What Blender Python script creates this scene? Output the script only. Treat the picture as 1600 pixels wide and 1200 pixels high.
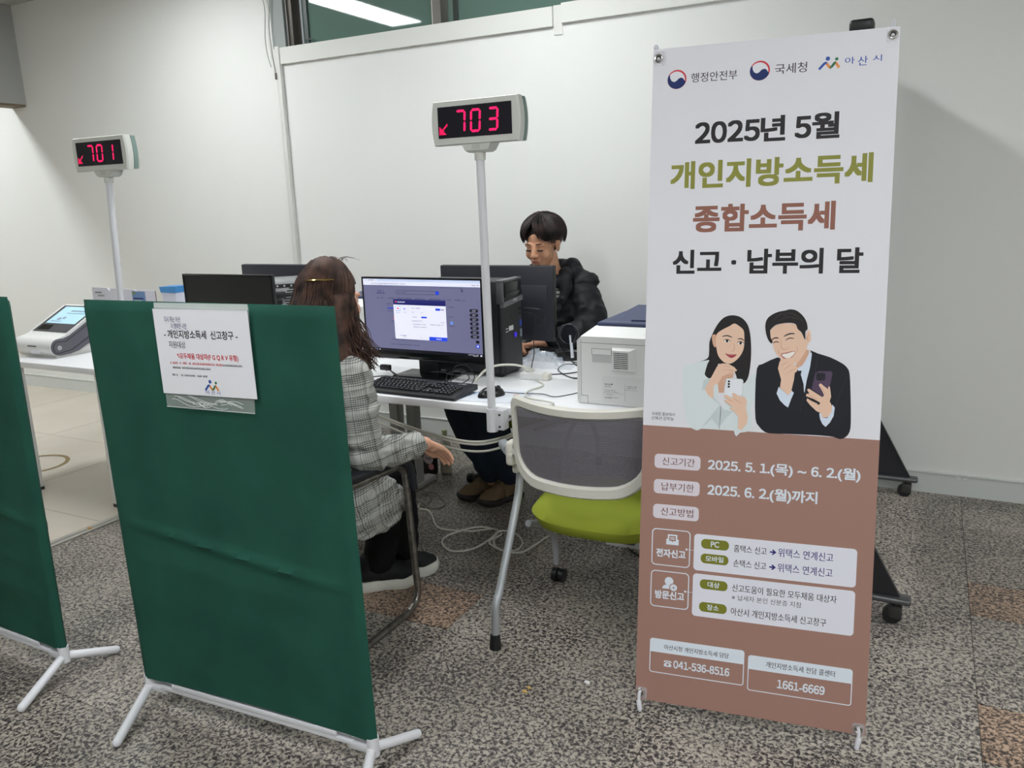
import bpy, bmesh, math, random
from mathutils import Vector, Matrix, Euler, noise
for o in list(bpy.data.objects):
    bpy.data.objects.remove(o)
SC = bpy.context.scene
COL = SC.collection
V = Vector
R = math.radians
PI = math.pi
rnd = random.Random(7)

# ---------------------------------------------------------------- camera
F_PX, PITCH, ROLL, YAW, CAM_H = 1254.075, R(12.93623), R(1.96310), R(-27.52419), 1.45
_f = V((math.sin(YAW) * math.cos(PITCH), math.cos(YAW) * math.cos(PITCH), -math.sin(PITCH)))
_r = V((math.cos(YAW), -math.sin(YAW), 0))
_d = _f.cross(_r)
_r2 = _r * math.cos(ROLL) + _d * math.sin(ROLL)
_d2 = _d * math.cos(ROLL) - _r * math.sin(ROLL)
cd = bpy.data.cameras.new('camera')
cam = bpy.data.objects.new('camera', cd)
COL.objects.link(cam)
cam.matrix_world = Matrix(((_r2.x, -_d2.x, -_f.x, 0), (_r2.y, -_d2.y, -_f.y, 0), (_r2.z, -_d2.z, -_f.z, CAM_H), (0, 0, 0, 1)))
cd.sensor_fit = 'HORIZONTAL'
cd.sensor_width = 36
cd.lens = 36 * F_PX / 1600
cd.clip_start = 0.05
cd.clip_end = 60
SC.camera = cam

# ---------------------------------------------------------------- world, exposure
SC.view_settings.view_transform = 'Standard'
SC.view_settings.look = 'None'
SC.view_settings.gamma = 1
SC.view_settings.use_curve_mapping = False
SC.view_settings.exposure = 0.2
W = bpy.data.worlds.new('world')
SC.world = W
W.use_nodes = True
W.node_tree.nodes['Background'].inputs[0].default_value = (0.80, 0.86, 0.88, 1)
W.node_tree.nodes['Background'].inputs[1].default_value = 0.3
LAMP_STRENGTH = 28.0

# ---------------------------------------------------------------- materials
def lin(c):
    c = c / 255.0
    return c / 12.92 if c <= 0.04045 else ((c + 0.055) / 1.055) ** 2.4
def rgb(c):
    return (lin(c[0]), lin(c[1]), lin(c[2]), 1)
MATS = {}
def M(name, c, rough=0.5, metal=0.0, spec=0.5, bump=None, emit=0.0, alpha=1.0, trans=0.0, mottle=None, coat=0.0):
    if name in MATS:
        return MATS[name]
    m = bpy.data.materials.new(name)
    m.use_nodes = True
    nt = m.node_tree
    b = nt.nodes['Principled BSDF']
    b.inputs['Base Color'].default_value = rgb(c)
    b.inputs['Roughness'].default_value = rough
    b.inputs['Metallic'].default_value = metal
    b.inputs['Specular IOR Level'].default_value = spec
    b.inputs['Coat Weight'].default_value = coat
    if alpha < 1:
        b.inputs['Alpha'].default_value = alpha
    if trans:
        b.inputs['Transmission Weight'].default_value = trans
    if emit:
        b.inputs['Emission Color'].default_value = rgb(c)
        b.inputs['Emission Strength'].default_value = emit
    tc = None
    if bump or mottle:
        tc = nt.nodes.new('ShaderNodeTexCoord')
    if bump:
        n = nt.nodes.new('ShaderNodeTexNoise')
        n.inputs['Scale'].default_value = bump[0]
        n.inputs['Detail'].default_value = 4
        bp = nt.nodes.new('ShaderNodeBump')
        bp.inputs['Strength'].default_value = bump[1]
        bp.inputs['Distance'].default_value = bump[2] if len(bump) > 2 else 0.002
        nt.links.new(tc.outputs['Object'], n.inputs['Vector'])
        nt.links.new(n.outputs['Fac'], bp.inputs['Height'])
        nt.links.new(bp.outputs['Normal'], b.inputs['Normal'])
    if mottle:
        n = nt.nodes.new('ShaderNodeTexNoise')
        n.inputs['Scale'].default_value = mottle[0]
        n.inputs['Detail'].default_value = 5
        rp = nt.nodes.new('ShaderNodeValToRGB')
        rp.color_ramp.elements[0].position = 0.35
        rp.color_ramp.elements[1].position = 0.65
        rp.color_ramp.elements[0].color = rgb(c)
        rp.color_ramp.elements[1].color = rgb(mottle[1])
        nt.links.new(tc.outputs['Object'], n.inputs['Vector'])
        nt.links.new(n.outputs['Fac'], rp.inputs['Fac'])
        nt.links.new(rp.outputs['Color'], b.inputs['Base Color'])
    MATS[name] = m
    return m

def granite(name, dark, mid, light, warm=0.5):
    m = bpy.data.materials.new(name)
    m.use_nodes = True
    nt = m.node_tree
    b = nt.nodes['Principled BSDF']
    b.inputs['Roughness'].default_value = 0.42
    b.inputs['Specular IOR Level'].default_value = 0.35
    tc = nt.nodes.new('ShaderNodeTexCoord')
    n = nt.nodes.new('ShaderNodeTexNoise')
    n.inputs['Scale'].default_value = 92
    n.inputs['Detail'].default_value = 3
    n.inputs['Roughness'].default_value = 0.6
    n.inputs['Distortion'].default_value = 0.6
    n2 = nt.nodes.new('ShaderNodeTexNoise')
    n2.inputs['Scale'].default_value = 3.0
    n2.inputs['Detail'].default_value = 2
    ad = nt.nodes.new('ShaderNodeMath')
    ad.operation = 'MULTIPLY_ADD'
    ad.inputs[1].default_value = 0.16
    rp = nt.nodes.new('ShaderNodeValToRGB')
    e = rp.color_ramp.elements
    e[0].position = 0.495
    e[0].color = rgb(dark)
    e[1].position = 0.655
    e[1].color = rgb(light)
    x = e.new(0.565)
    x.color = rgb(mid)
    nt.links.new(tc.outputs['Object'], n.inputs['Vector'])
    nt.links.new(tc.outputs['Object'], n2.inputs['Vector'])
    nt.links.new(n2.outputs['Fac'], ad.inputs[0])
    nt.links.new(n.outputs['Fac'], ad.inputs[2])
    nt.links.new(ad.outputs[0], rp.inputs['Fac'])
    nt.links.new(rp.outputs['Color'], b.inputs['Base Color'])
    bp = nt.nodes.new('ShaderNodeBump')
    bp.inputs['Strength'].default_value = 0.08
    bp.inputs['Distance'].default_value = 0.001
    nt.links.new(n.outputs['Fac'], bp.inputs['Height'])
    nt.links.new(bp.outputs['Normal'], b.inputs['Normal'])
    MATS[name] = m
    return m

# ---------------------------------------------------------------- mesh builder (world coordinates)
class MB:
    def __init__(s):
        s.v, s.f, s.m, s.cur = [], [], [], 0
    def mat(s, i):
        s.cur = i
        return s
    def add(s, vs, fs):
        o = len(s.v)
        s.v += [tuple(v) for v in vs]
        for f in fs:
            s.f.append(tuple(i + o for i in f))
            s.m.append(s.cur)
        return s
    def from_bm(s, bm, mtx=None):
        bm.verts.ensure_lookup_table()
        for i, v in enumerate(bm.verts):
            v.index = i
        s.add([(mtx @ v.co if mtx else v.co) for v in bm.verts], [[v.index for v in f.verts] for f in bm.faces])
        bm.free()
        return s
    def box(s, c, size, mtx=None, bev=0.0, seg=2):
        bm = bmesh.new()
        bmesh.ops.create_cube(bm, size=1)
        for v in bm.verts:
            v.co = V((v.co.x * size[0], v.co.y * size[1], v.co.z * size[2]))
        if bev > 0:
            bmesh.ops.bevel(bm, geom=bm.edges[:], offset=bev, segments=seg, affect='EDGES', profile=0.5)
        t = Matrix.Translation(V(c))
        return s.from_bm(bm, (mtx @ t) if mtx else t)
    def bx(s, x0, x1, y0, y1, z0, z1, mtx=None, bev=0.0, seg=2):
        return s.box(((x0 + x1) / 2, (y0 + y1) / 2, (z0 + z1) / 2), (abs(x1 - x0), abs(y1 - y0), abs(z1 - z0)), mtx, bev, seg)
    def quad(s, a, b, c, d):
        return s.add([a, b, c, d], [(0, 1, 2, 3)])
    def tube(s, pts, rad, seg=10, closed=False, caps=True, flat=1.0, up=None):
        pts = [V(p) for p in pts]
        n = len(pts)
        rs = rad if isinstance(rad, (list, tuple)) else [rad] * n
        vs, fs = [], []
        prev = None
        for i, p in enumerate(pts):
            if closed:
                t = pts[(i + 1) % n] - pts[i - 1]
            else:
                t = pts[min(i + 1, n - 1)] - pts[max(i - 1, 0)]
            if t.length < 1e-9:
                t = V((0, 0, 1))
            t.normalize()
            if prev is None:
                a = V(up) if up else (V((0, 0, 1)) if abs(t.z) < 0.9 else V((1, 0, 0)))
            else:
                a = prev
            u = (a - t * a.dot(t))
            if u.length < 1e-6:
                u = t.orthogonal()
            u.normalize()
            w = t.cross(u)
            prev = u
            for k in range(seg):
                an = 2 * PI * k / seg
                vs.append(p + u * (math.cos(an) * rs[i] * flat) + w * (math.sin(an) * rs[i]))
        m = n if closed else n - 1
        for i in range(m):
            for k in range(seg):
                a, b = i * seg + k, i * seg + (k + 1) % seg
                c, d = ((i + 1) % n) * seg + (k + 1) % seg, ((i + 1) % n) * seg + k
                fs.append((a, b, c, d))
        if caps and not closed:
            fs.append(tuple(range(seg))[::-1])
            fs.append(tuple((n - 1) * seg + k for k in range(seg)))
        return s.add(vs, fs)
    def cyl(s, a, b, r, r2=None, seg=20):
        return s.tube([a, b], [r, r if r2 is None else r2], seg)
    def ell(s, c, r, mtx=None, nu=20, nv=12):
        c = V(c)
        r = (r, r, r) if isinstance(r, (int, float)) else r
        vs = [c + V((0, 0, r[2]))]
        for j in range(1, nv):
            th = PI * j / nv
            for i in range(nu):
                ph = 2 * PI * i / nu
                vs.append(c + V((r[0] * math.sin(th) * math.cos(ph), r[1] * math.sin(th) * math.sin(ph), r[2] * math.cos(th))))
        vs.append(c - V((0, 0, r[2])))
        fs = []
        for i in range(nu):
            fs.append((0, 1 + i, 1 + (i + 1) % nu))
            b = 1 + (nv - 2) * nu
            fs.append((len(vs) - 1, b + (i + 1) % nu, b + i))
        for j in range(nv - 2):
            for i in range(nu):
                a = 1 + j * nu
                fs.append((a + i, a + nu + i, a + nu + (i + 1) % nu, a + (i + 1) % nu))
        if mtx:
            vs = [mtx @ v for v in vs]
        return s.add(vs, fs)
    def cap(s, a, b, ra, rb, seg=14):
        """tapered capsule"""
        a, b = V(a), V(b)
        d = b - a
        L = max(d.length, 1e-6)
        d = d / L
        pts, rs = [], []
        for k in range(5):
            t = PI / 2 * k / 5
            pts.append(a - d * (ra * math.cos(t)))
            rs.append(max(ra * math.sin(t), 1e-4))
        for k in range(6):
            t = PI / 2 * k / 5
            pts.append(b + d * (rb * math.sin(t)))
            rs.append(max(rb * math.cos(t), 1e-4))
        pts.insert(5, a)
        rs.insert(5, ra)
        return s.tube(pts, rs, seg)
    def chain(s, pts, rs):
        for i in range(len(pts) - 1):
            s.cap(pts[i], pts[i + 1], rs[i], rs[i + 1])
        return s
    def prism(s, poly, axis_fn, d0, d1):
        """poly of 2-D points, axis_fn(u,v,d) -> 3-D"""
        n = len(poly)
        vs = [axis_fn(p[0], p[1], d0) for p in poly] + [axis_fn(p[0], p[1], d1) for p in poly]
        fs = [tuple(range(n))[::-1], tuple(range(n, 2 * n))]
        fs += [(i, (i + 1) % n, n + (i + 1) % n, n + i) for i in range(n)]
        return s.add(vs, fs)
    def poly(s, pts):
        return s.add(pts, [tuple(range(len(pts)))])

def mesh_of(name, mb):
    me = bpy.data.meshes.new(name)
    me.from_pydata([tuple(v) for v in mb.v], [], mb.f)
    me.polygons.foreach_set('material_index', mb.m)
    me.update()
    return me

def smooth_mesh(me, ang=40):
    bm = bmesh.new()
    bm.from_mesh(me)
    bmesh.ops.recalc_face_normals(bm, faces=bm.faces[:])
    bm.to_mesh(me)
    bm.free()
    me.polygons.foreach_set('use_smooth', [True] * len(me.polygons))
    try:
        me.set_sharp_from_angle(angle=R(ang))
    except Exception:
        pass

WM = {}
def tag(o, label, cat, group=None, kind=None):
    o['label'] = label
    o['category'] = cat
    if group:
        o['group'] = group
    if kind:
        o['kind'] = kind
    return o
def thing(name, loc, label, cat, group=None, rz=0.0):
    o = bpy.data.objects.new(name, None)
    o.empty_display_size = 0.05
    COL.objects.link(o)
    o.location = loc
    o.rotation_euler = (0, 0, rz)
    WM[o] = Matrix.Translation(V(loc)) @ Matrix.Rotation(rz, 4, 'Z')
    return tag(o, label, cat, group)
def obj(name, mb, mats, parent=None, smooth=True, ang=40, label=None, local=False, origin=None):
    """links the builder as ONE mesh object; world coordinates unless local"""
    me = mb if isinstance(mb, bpy.types.Mesh) else mesh_of(name, mb)
    o = bpy.data.objects.new(name, me)
    COL.objects.link(o)
    base = WM.get(parent, Matrix.Identity(4)) if parent else Matrix.Identity(4)
    if parent:
        o.parent = parent
        if not local:
            me.transform(base.inverted())
        WM[o] = base
    else:
        if origin is not None:
            me.transform(Matrix.Translation(-V(origin)))
            o.location = origin
            WM[o] = Matrix.Translation(V(origin))
        else:
            WM[o] = Matrix.Identity(4)
    if smooth:
        smooth_mesh(me, ang)
    for m in (mats if isinstance(mats, (list, tuple)) else [mats]):
        me.materials.append(m)
    if label:
        o['label'] = label
    return o
def struct(name, mb, mats, smooth=False):
    o = obj(name, mb, mats, None, smooth)
    o['kind'] = 'structure'
    return o
def remesh(mb, voxel, iters=4, fac=0.5):
    """fuses overlapping closed solids into one continuous skin"""
    me = mesh_of('tmp', mb)
    bm = bmesh.new()
    bm.from_mesh(me)
    bmesh.ops.recalc_face_normals(bm, faces=bm.faces[:])
    bm.to_mesh(me)
    bm.free()
    o = bpy.data.objects.new('tmp', me)
    COL.objects.link(o)
    a = o.modifiers.new('r', 'REMESH')
    a.mode = 'VOXEL'
    a.voxel_size = voxel
    if iters:
        b = o.modifiers.new('s', 'SMOOTH')
        b.factor = fac
        b.iterations = iters
    bpy.context.view_layer.update()
    dg = bpy.context.evaluated_depsgraph_get()
    out = bpy.data.meshes.new_from_object(o.evaluated_get(dg))
    bpy.data.objects.remove(o)
    bpy.data.meshes.remove(me)
    out.materials.clear()
    return out
def catmull(pts, n=8, closed=False):
    pts = [V(p) for p in pts]
    N = len(pts)
    out = []
    rng = range(N) if closed else range(N - 1)
    for i in rng:
        if closed:
            p0, p1, p2, p3 = pts[i - 1], pts[i], pts[(i + 1) % N], pts[(i + 2) % N]
        else:
            p0, p1, p2, p3 = pts[max(i - 1, 0)], pts[i], pts[i + 1], pts[min(i + 2, N - 1)]
        for k in range(n):
            t = k / n
            out.append(0.5 * ((2 * p1) + (-p0 + p2) * t + (2 * p0 - 5 * p1 + 4 * p2 - p3) * t * t + (-p0 + 3 * p1 - 3 * p2 + p3) * t ** 3))
    if not closed:
        out.append(pts[-1])
    return out

# ---------------------------------------------------------------- lettering
_tc = bpy.data.curves.new('lettering', 'FONT')
_to = bpy.data.objects.new('lettering', _tc)
COL.objects.link(_to)
_cache = {}
def glyphs(s, bold=0.0):
    k = (s, bold)
    if k not in _cache:
        _tc.body = s
        _tc.offset = bold
        _tc.resolution_u = 4
        bpy.context.view_layer.update()
        me = bpy.data.meshes.new_from_object(_to.evaluated_get(bpy.context.evaluated_depsgraph_get()))
        vs = [(v.co.x, v.co.y) for v in me.vertices]
        fs = [tuple(p.vertices) for p in me.polygons]
        bpy.data.meshes.remove(me)
        _cache[k] = (vs, fs)
    return _cache[k]
def glyph_row(s):
    """lines with numerals are set letter by letter, with sans-serif numerals"""
    if not any(c.isdigit() for c in s):
        return glyphs(s, 0.0)
    k = ('row', s)
    if k not in _cache:
        V_, F_, x = [], [], 0.0
        for c in s:
            if c == ' ':
                x += 0.28
                continue
            vs, fs = glyphs(chr(ord(c) + 0xFEE0) if c.isdigit() else c, 0.0)
            if not vs:
                continue
            lo, hi = min(v[0] for v in vs), max(v[0] for v in vs)
            o = len(V_)
            w_ = 0.84 if c.isdigit() else 1.0
            V_ += [((v[0] - lo) * w_ + x, v[1]) for v in vs]
            F_ += [tuple(i + o for i in f) for f in fs]
            x += (hi - lo) * w_ + (0.075 if ord(c) < 128 else 0.055)
        _cache[k] = (V_, F_)
    return _cache[k]
def text(mb, s, x0, y0, x1, y1, place, bold=0.0):
    """letters stretched to the box x0..x1, y0..y1 of a flat sheet; place(u,v) -> 3-D"""
    vs, fs = glyph_row(s)
    if not vs:
        return
    ax, bx_ = min(v[0] for v in vs), max(v[0] for v in vs)
    ay, by = min(v[1] for v in vs), max(v[1] for v in vs)
    sx, sy = (x1 - x0) / max(bx_ - ax, 1e-6), (y1 - y0) / max(by - ay, 1e-6)
    k = bold * 0.8
    o_ = V(place(0, 0))
    nrm = (V(place(1, 0)) - o_).cross(V(place(0, 1)) - o_)
    nrm = nrm.normalized() if nrm.length > 0 else V((0, 0, 0))
    n_ = 0
    sx *= 1 - 2 * k / max(bx_ - ax, 1e-6)
    sy *= 1 - 2 * k / max(by - ay, 1e-6)
    for dx, dy in (((0, 0),) if bold < 0.008 else ((0, 0), (2, 0), (0, 2), (2, 2), (1, 1)) if bold >= 0.02 else ((0.3, 1), (1.7, 1))):
        ox, oy = (x0 + dx * k * sx, y0 + dy * k * sy)
        lift = nrm * (4e-5 * n_)
        n_ += 1
        mb.add([V(place(ox + (v[0] - ax) * sx, oy + (v[1] - ay) * sy)) + lift for v in vs], fs)
def rrect(x0, y0, x1, y1, r, n=6):
    out = []
    for cx, cy, a in ((x1 - r, y1 - r, 0), (x0 + r, y1 - r, 90), (x0 + r, y0 + r, 180), (x1 - r, y0 + r, 270)):
        for k in range(n + 1):
            t = R(a + 90 * k / n)
            out.append((cx + r * math.cos(t), cy + r * math.sin(t)))
    return out
def disc(cx, cy, r, n=28):
    return [(cx + r * math.cos(2 * PI * k / n), cy + r * math.sin(2 * PI * k / n)) for k in range(n)]
def ring2(mb, outer, inner, place):
    n = len(outer)
    mb.add([place(*p) for p in outer] + [place(*p) for p in inner], [(i, (i + 1) % n, n + (i + 1) % n, n + i) for i in range(n)])
def blurred_line(mb, x0, y0, x1, h, place, r, gap=0.18):
    """a row of small unreadable marks the size of letters"""
    x = x0
    while x < x1:
        w = h * r.uniform(0.55, 1.0)
        if r.random() > gap:
            k = r.random()
            mb.poly([place(*p) for p in ((x, y0), (min(x + w * 0.9, x1), y0), (min(x + w * 0.9, x1), y0 + h * (0.2 + 0.1 * k)), (x, y0 + h * (0.2 + 0.1 * k)))])
            mb.poly([place(*p) for p in ((x + w * 0.1, y0 + h * 0.5), (min(x + w * 0.8, x1), y0 + h * 0.5), (min(x + w * 0.8, x1), y0 + h * 0.68), (x + w * 0.1, y0 + h * 0.68))])
            xx = x + w * (0.2 + 0.5 * k)
            mb.poly([place(*p) for p in ((xx, y0), (xx + h * 0.16, y0), (xx + h * 0.16, y0 + h), (xx, y0 + h))])
        x += w
# ---------------------------------------------------------------- shared materials
white_wall = M('white_wall_paint', (226, 226, 223), 0.75, bump=(220, 0.05, 0.001))
white_lam = M('white_laminate', (236, 236, 238), 0.35)
white_plastic = M('white_plastic', (226, 226, 224), 0.4)
warm_white = M('warm_white_plastic', (214, 210, 200), 0.45)
black_plastic = M('black_plastic', (22, 22, 24), 0.42)
black_gloss = M('black_gloss', (14, 14, 16), 0.15)
dark_grey = M('dark_grey_plastic', (48, 48, 52), 0.5)
mid_grey = M('mid_grey_metal', (180, 181, 180), 0.5, 0.0)
silver = M('silver_metal', (176, 178, 180), 0.35, 0.6)
chrome = M('chrome', (205, 205, 205), 0.12, 1.0)
worn_steel = M('worn_steel_tube', (120, 116, 110), 0.28, 0.9, mottle=(40, (150, 146, 140)))
black_cable = M('black_cable', (20, 20, 20), 0.5)
white_cable = M('white_cable', (205, 203, 192), 0.5)
grey_cable = M('grey_cable', (120, 118, 110), 0.5)
paper = M('white_paper', (232, 232, 238), 0.6)
ink = M('black_ink', (38, 34, 38), 0.6)
blue_ink = M('blue_ink', (44, 84, 160), 0.6)
navy_ink = M('navy_ink', (40, 50, 110), 0.6)
red_ink = M('red_ink', (205, 40, 50), 0.6)
green_ink = M('green_ink', (48, 110, 70), 0.6)
orange_ink = M('orange_ink', (226, 140, 66), 0.6)
clear = M('clear_plastic', (235, 240, 238), 0.15, alpha=0.16)
clear_edge = M('clear_plastic_edge', (235, 240, 238), 0.2, alpha=0.45)

YW = 4.175   # back wall
ZC = 3.02    # ceiling

# ---------------------------------------------------------------- floor
GA = granite('granite_grey', (56, 52, 53), (116, 110, 104), (170, 161, 149))
GB = granite('granite_grey_pale', (60, 56, 57), (123, 117, 111), (178, 169, 157))
GC = granite('granite_grey_dark', (52, 48, 50), (108, 102, 97), (160, 152, 141))
GD = granite('granite_brown', (60, 51, 47), (124, 104, 90), (182, 156, 134))
grout = M('floor_grout', (92, 88, 82), 0.8)
mb = MB()
mb.mat(4).bx(-3.40, 4.2, -4.2, YW, -0.06, -0.003)
cols = [(-3.40, -3.02), (-3.02, -2.21), (-2.21, -1.40), (-1.40, -0.592), (-0.592, 0.218), (0.218, 1.03), (1.03, 1.84), (1.84, 2.65), (2.65, 4.2)]
fr = random.Random(4)
brown = {(2, 2.128), (5, 2.945), (5, 2.128), (5, 1.31), (6, 0.5), (3, 0.5), (1, -0.32)}
for ci, (xa, xb) in enumerate(cols):
    if ci == 4:
        ys = [YW, 3.78, 3.145, 2.67, 2.13, 1.58, 1.04, 0.5, -0.04, -0.6, -1.2, -1.8, -2.4, -3.0, -3.6, -4.2]
    else:
        ys = [YW]
        y = 4.03
        k = 0
        while y > -4.2:
            ys.append(y)
            y -= 0.268 if k % 2 == 0 else 0.549
            k += 1
        ys.append(-4.2)
    for a, b in zip(ys[:-1], ys[1:]):
        if a - b < 0.01:
            continue
        isb = any(c == ci and abs(b - yy) < 0.02 and (a - b) < 0.3 for c, yy in brown)
        mb.mat(3 if isb else fr.choice([0, 0, 1, 2]))
        g = 0.0012
        mb.bx(xa + g, xb - g, b + g, a - g, -0.02, 0.0)
struct('floor', mb, [GA, GB, GC, GD, grout])

vinyl = M('cream_vinyl', (196, 187, 172), 0.45, mottle=(2.2, (204, 196, 182)))
mb = MB()
mb.bx(-9.2, -3.46, -4.2, YW, -0.06, 0.004)
struct('floor_1', mb, vinyl)
mb = MB()
for x in (-4.3, -5.2, -6.1, -7.0):
    mb.bx(x - 0.002, x + 0.002, -4, YW, 0.0, 0.0046)
for k in range(9):
    y = 3.2 - k * 0.9
    mb.bx(-9.2, -3.47, y - 0.002, y + 0.002, 0.0, 0.0046)
mb.bx(-3.462, -3.458, -4.2, YW, 0, 0.005)
struct('trim_3', mb, M('vinyl_seam', (172, 162, 144), 0.6))
mb = MB()
mb.bx(-3.46, -3.40, -4.2, YW, -0.05, 0.006, bev=0.002)
mb.bx(-3.437, -3.425, -4.2, YW, 0.0, 0.0085)
struct('trim_1', mb, M('threshold_metal', (172, 168, 160), 0.4, 0.5))
# worn ring on the vinyl
mb = MB()
ring2(mb, disc(-4.66, 2.74, 0.19, 48), disc(-4.66, 2.74, 0.165, 48), lambda u, v: (u, v, 0.0058))
tag(obj('floor_ring_mark', mb, M('ring_mark', (140, 122, 84), 0.7)), 'brown ring stain on the cream vinyl floor under the white counter', 'stain')

# ---------------------------------------------------------------- walls
WX0, WZ0 = -3.695, 2.43   # window opening
mb = MB()
mb.bx(-9.2, WX0, YW, YW + 0.15, 0, ZC)
mb.bx(WX0, 4.2, YW, YW + 0.15, 0, WZ0)
mb.bx(1.6, 4.2, YW, YW + 0.15, WZ0, ZC)
struct('wall_back', mb, white_wall)
mb = MB(); mb.bx(4.2, 4.35, -4.2, YW, 0, ZC); struct('wall_right', mb, white_wall)
mb = MB(); mb.bx(-9.35, -9.2, -4.2, YW + 0.15, 0, ZC); struct('wall_left', mb, white_wall)
mb = MB(); mb.bx(-9.2, 4.2, -4.35, -4.2, 0, ZC); struct('wall_front', mb, white_wall)
mb = MB(); mb.bx(-9.35, 4.35, -4.35, YW + 0.15, ZC, ZC + 0.1)
struct('ceiling', mb, M('ceiling_paint', (176, 178, 174), 0.85, bump=(120, 0.1, 0.001)))
mb = MB(); mb.bx(-6.57, -6.38, -4.2, YW, 2.30, ZC)
mb.mat(1).bx(-6.56, -6.39, -4.2, YW, 2.285, 2.30)
struct('beam_left', mb, [M('beam_grey_paint', (162, 163, 160), 0.7), M('beam_underside', (120, 106, 84), 0.7)])
# baseboard: white panel with a top bead
mb = MB()
mb.bx(-9.2, 4.2, YW - 0.010, YW, 0, 0.102)
mb.bx(-9.2, 4.2, YW - 0.015, YW, 0.098, 0.108, bev=0.003)
struct('baseboard_back', mb, M('baseboard_paint', (205, 208, 205), 0.5))
# scuffed clear tape on the baseboard
mb = MB()
r2 = random.Random(3)
for k in range(7):
    x = 0.20 + r2.uniform(-0.03, 0.05); z = 0.105 + r2.uniform(-0.02, 0.025)
    mb.bx(x, x + r2.uniform(0.006, 0.02), YW - 0.0165, YW - 0.0152, z, z + r2.uniform(0.002, 0.006))
tag(obj('tape_scrap', mb, M('tape_scrap', (238, 240, 238), 0.2)), 'scrap of clear tape stuck on top of the white baseboard', 'tape')
# sill boards under the window
sill = M('sill_board_paint', (218, 218, 213), 0.6)
mb = MB(); mb.bx(-3.735, -1.852, YW - 0.022, YW + 0.06, 2.332, 2.43, bev=0.002); struct('trim_2', mb, sill)
mb = MB(); mb.bx(-1.802, 4.2, YW - 0.022, YW + 0.06, 2.342, 2.44, bev=0.002); struct('trim_4', mb, sill)
mb = MB(); mb.bx(-1.852, -1.802, YW - 0.006, YW + 0.06, 2.29, 2.435); struct('trim_5', mb, sill)
# window: frame, mullions, tinted panes
wf = obj('window_1', MB().bx(WX0, -3.655, YW + 0.03, YW + 0.11, WZ0, ZC).bx(WX0, 1.6, YW + 0.03, YW + 0.11, ZC - 0.03, ZC).bx(WX0, 1.6, YW + 0.05, YW + 0.11, WZ0 - 0.02, WZ0 + 0.008).bx(1.56, 1.6, YW + 0.03, YW + 0.11, WZ0, ZC),
         M('window_frame_dark', (88, 82, 76), 0.4, 0.4))
wf['kind'] = 'structure'
for x in (-2.615, -1.4, -0.2, 0.8):
    obj('mullion', MB().bx(x, x + 0.055, YW + 0.02, YW + 0.10, WZ0, ZC - 0.03).mat(1).bx(x - 0.006, x, YW + 0.02, YW + 0.10, WZ0, ZC - 0.03),
        [M('mullion_metal', (118, 114, 108), 0.35, 0.5), M('mullion_light', (190, 186, 178), 0.4)], wf, smooth=False)
obj('inner_sash', MB().bx(-3.615, -3.585, YW + 0.09, YW + 0.13, WZ0, ZC).bx(-2.52, -2.49, YW + 0.09, YW + 0.13, WZ0, ZC).bx(-3.61, -3.55, YW + 0.085, YW + 0.09, 2.475, 2.481), M('sash_metal', (74, 82, 80), 0.4, 0.3), wf, smooth=False)
pane = M('tinted_glass', (100, 126, 116), 0.03, spec=0.5)
xs = [-3.655, -2.615, -1.4, -0.2, 0.8, 1.58]
for a, b in zip(xs[:-1], xs[1:]):
    obj('pane', MB().bx(a + 0.02, b, YW + 0.105, YW + 0.112, WZ0, ZC), pane, wf, smooth=False)
# window jamb + trunking that runs down the wall
mb = MB(); mb.bx(-3.80, WX0, YW - 0.004, YW + 0.02, 2.43, ZC)
struct('trim_6', mb, M('jamb_grey', (150, 156, 154), 0.6))
mb = MB(); mb.bx(-3.772, -3.737, YW - 0.03, YW, 0.10, 2.44, bev=0.006)
tag(obj('cable_trunking', mb, M('trunking_white', (208, 208, 203), 0.5)), 'white vertical cable trunking on the back wall below the window edge', 'trunking')
# blind cord looped beside the window
mb = MB()
y = YW - 0.012
for pts in ([(-3.80, 3.0), (-3.812, 2.80), (-3.79, 2.66), (-3.80, 2.55), (-3.79, 2.40), (-3.775, 2.27)],
            [(-3.77, 3.0), (-3.76, 2.82), (-3.782, 2.68), (-3.80, 2.56), (-3.79, 2.42), (-3.772, 2.27)],
            [(-3.835, 2.99), (-3.845, 2.78), (-3.825, 2.66), (-3.84, 2.5), (-3.83, 2.40), (-3.805, 2.32)]):
    mb.tube(catmull([(p[0], y - 0.004 * k, p[1]) for k, p in enumerate(pts)], 6), 0.0028, 6)
cord = obj('blind_cord', mb, M('cord_grey', (150, 150, 146), 0.6), origin=(-3.80, y, 2.6))
tag(cord, 'grey blind cord hanging in loops at the left end of the high window', 'cord')
obj('cord_weight', MB().box((-3.772, y - 0.02, 2.262), (0.014, 0.012, 0.04), bev=0.003), M('cord_weight', (96, 92, 86), 0.6), cord)
obj('cord_cleat', MB().box((-3.825, y - 0.004, 2.86), (0.02, 0.02, 0.16), bev=0.006), M('cleat_grey', (126, 130, 128), 0.5), cord)

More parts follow.
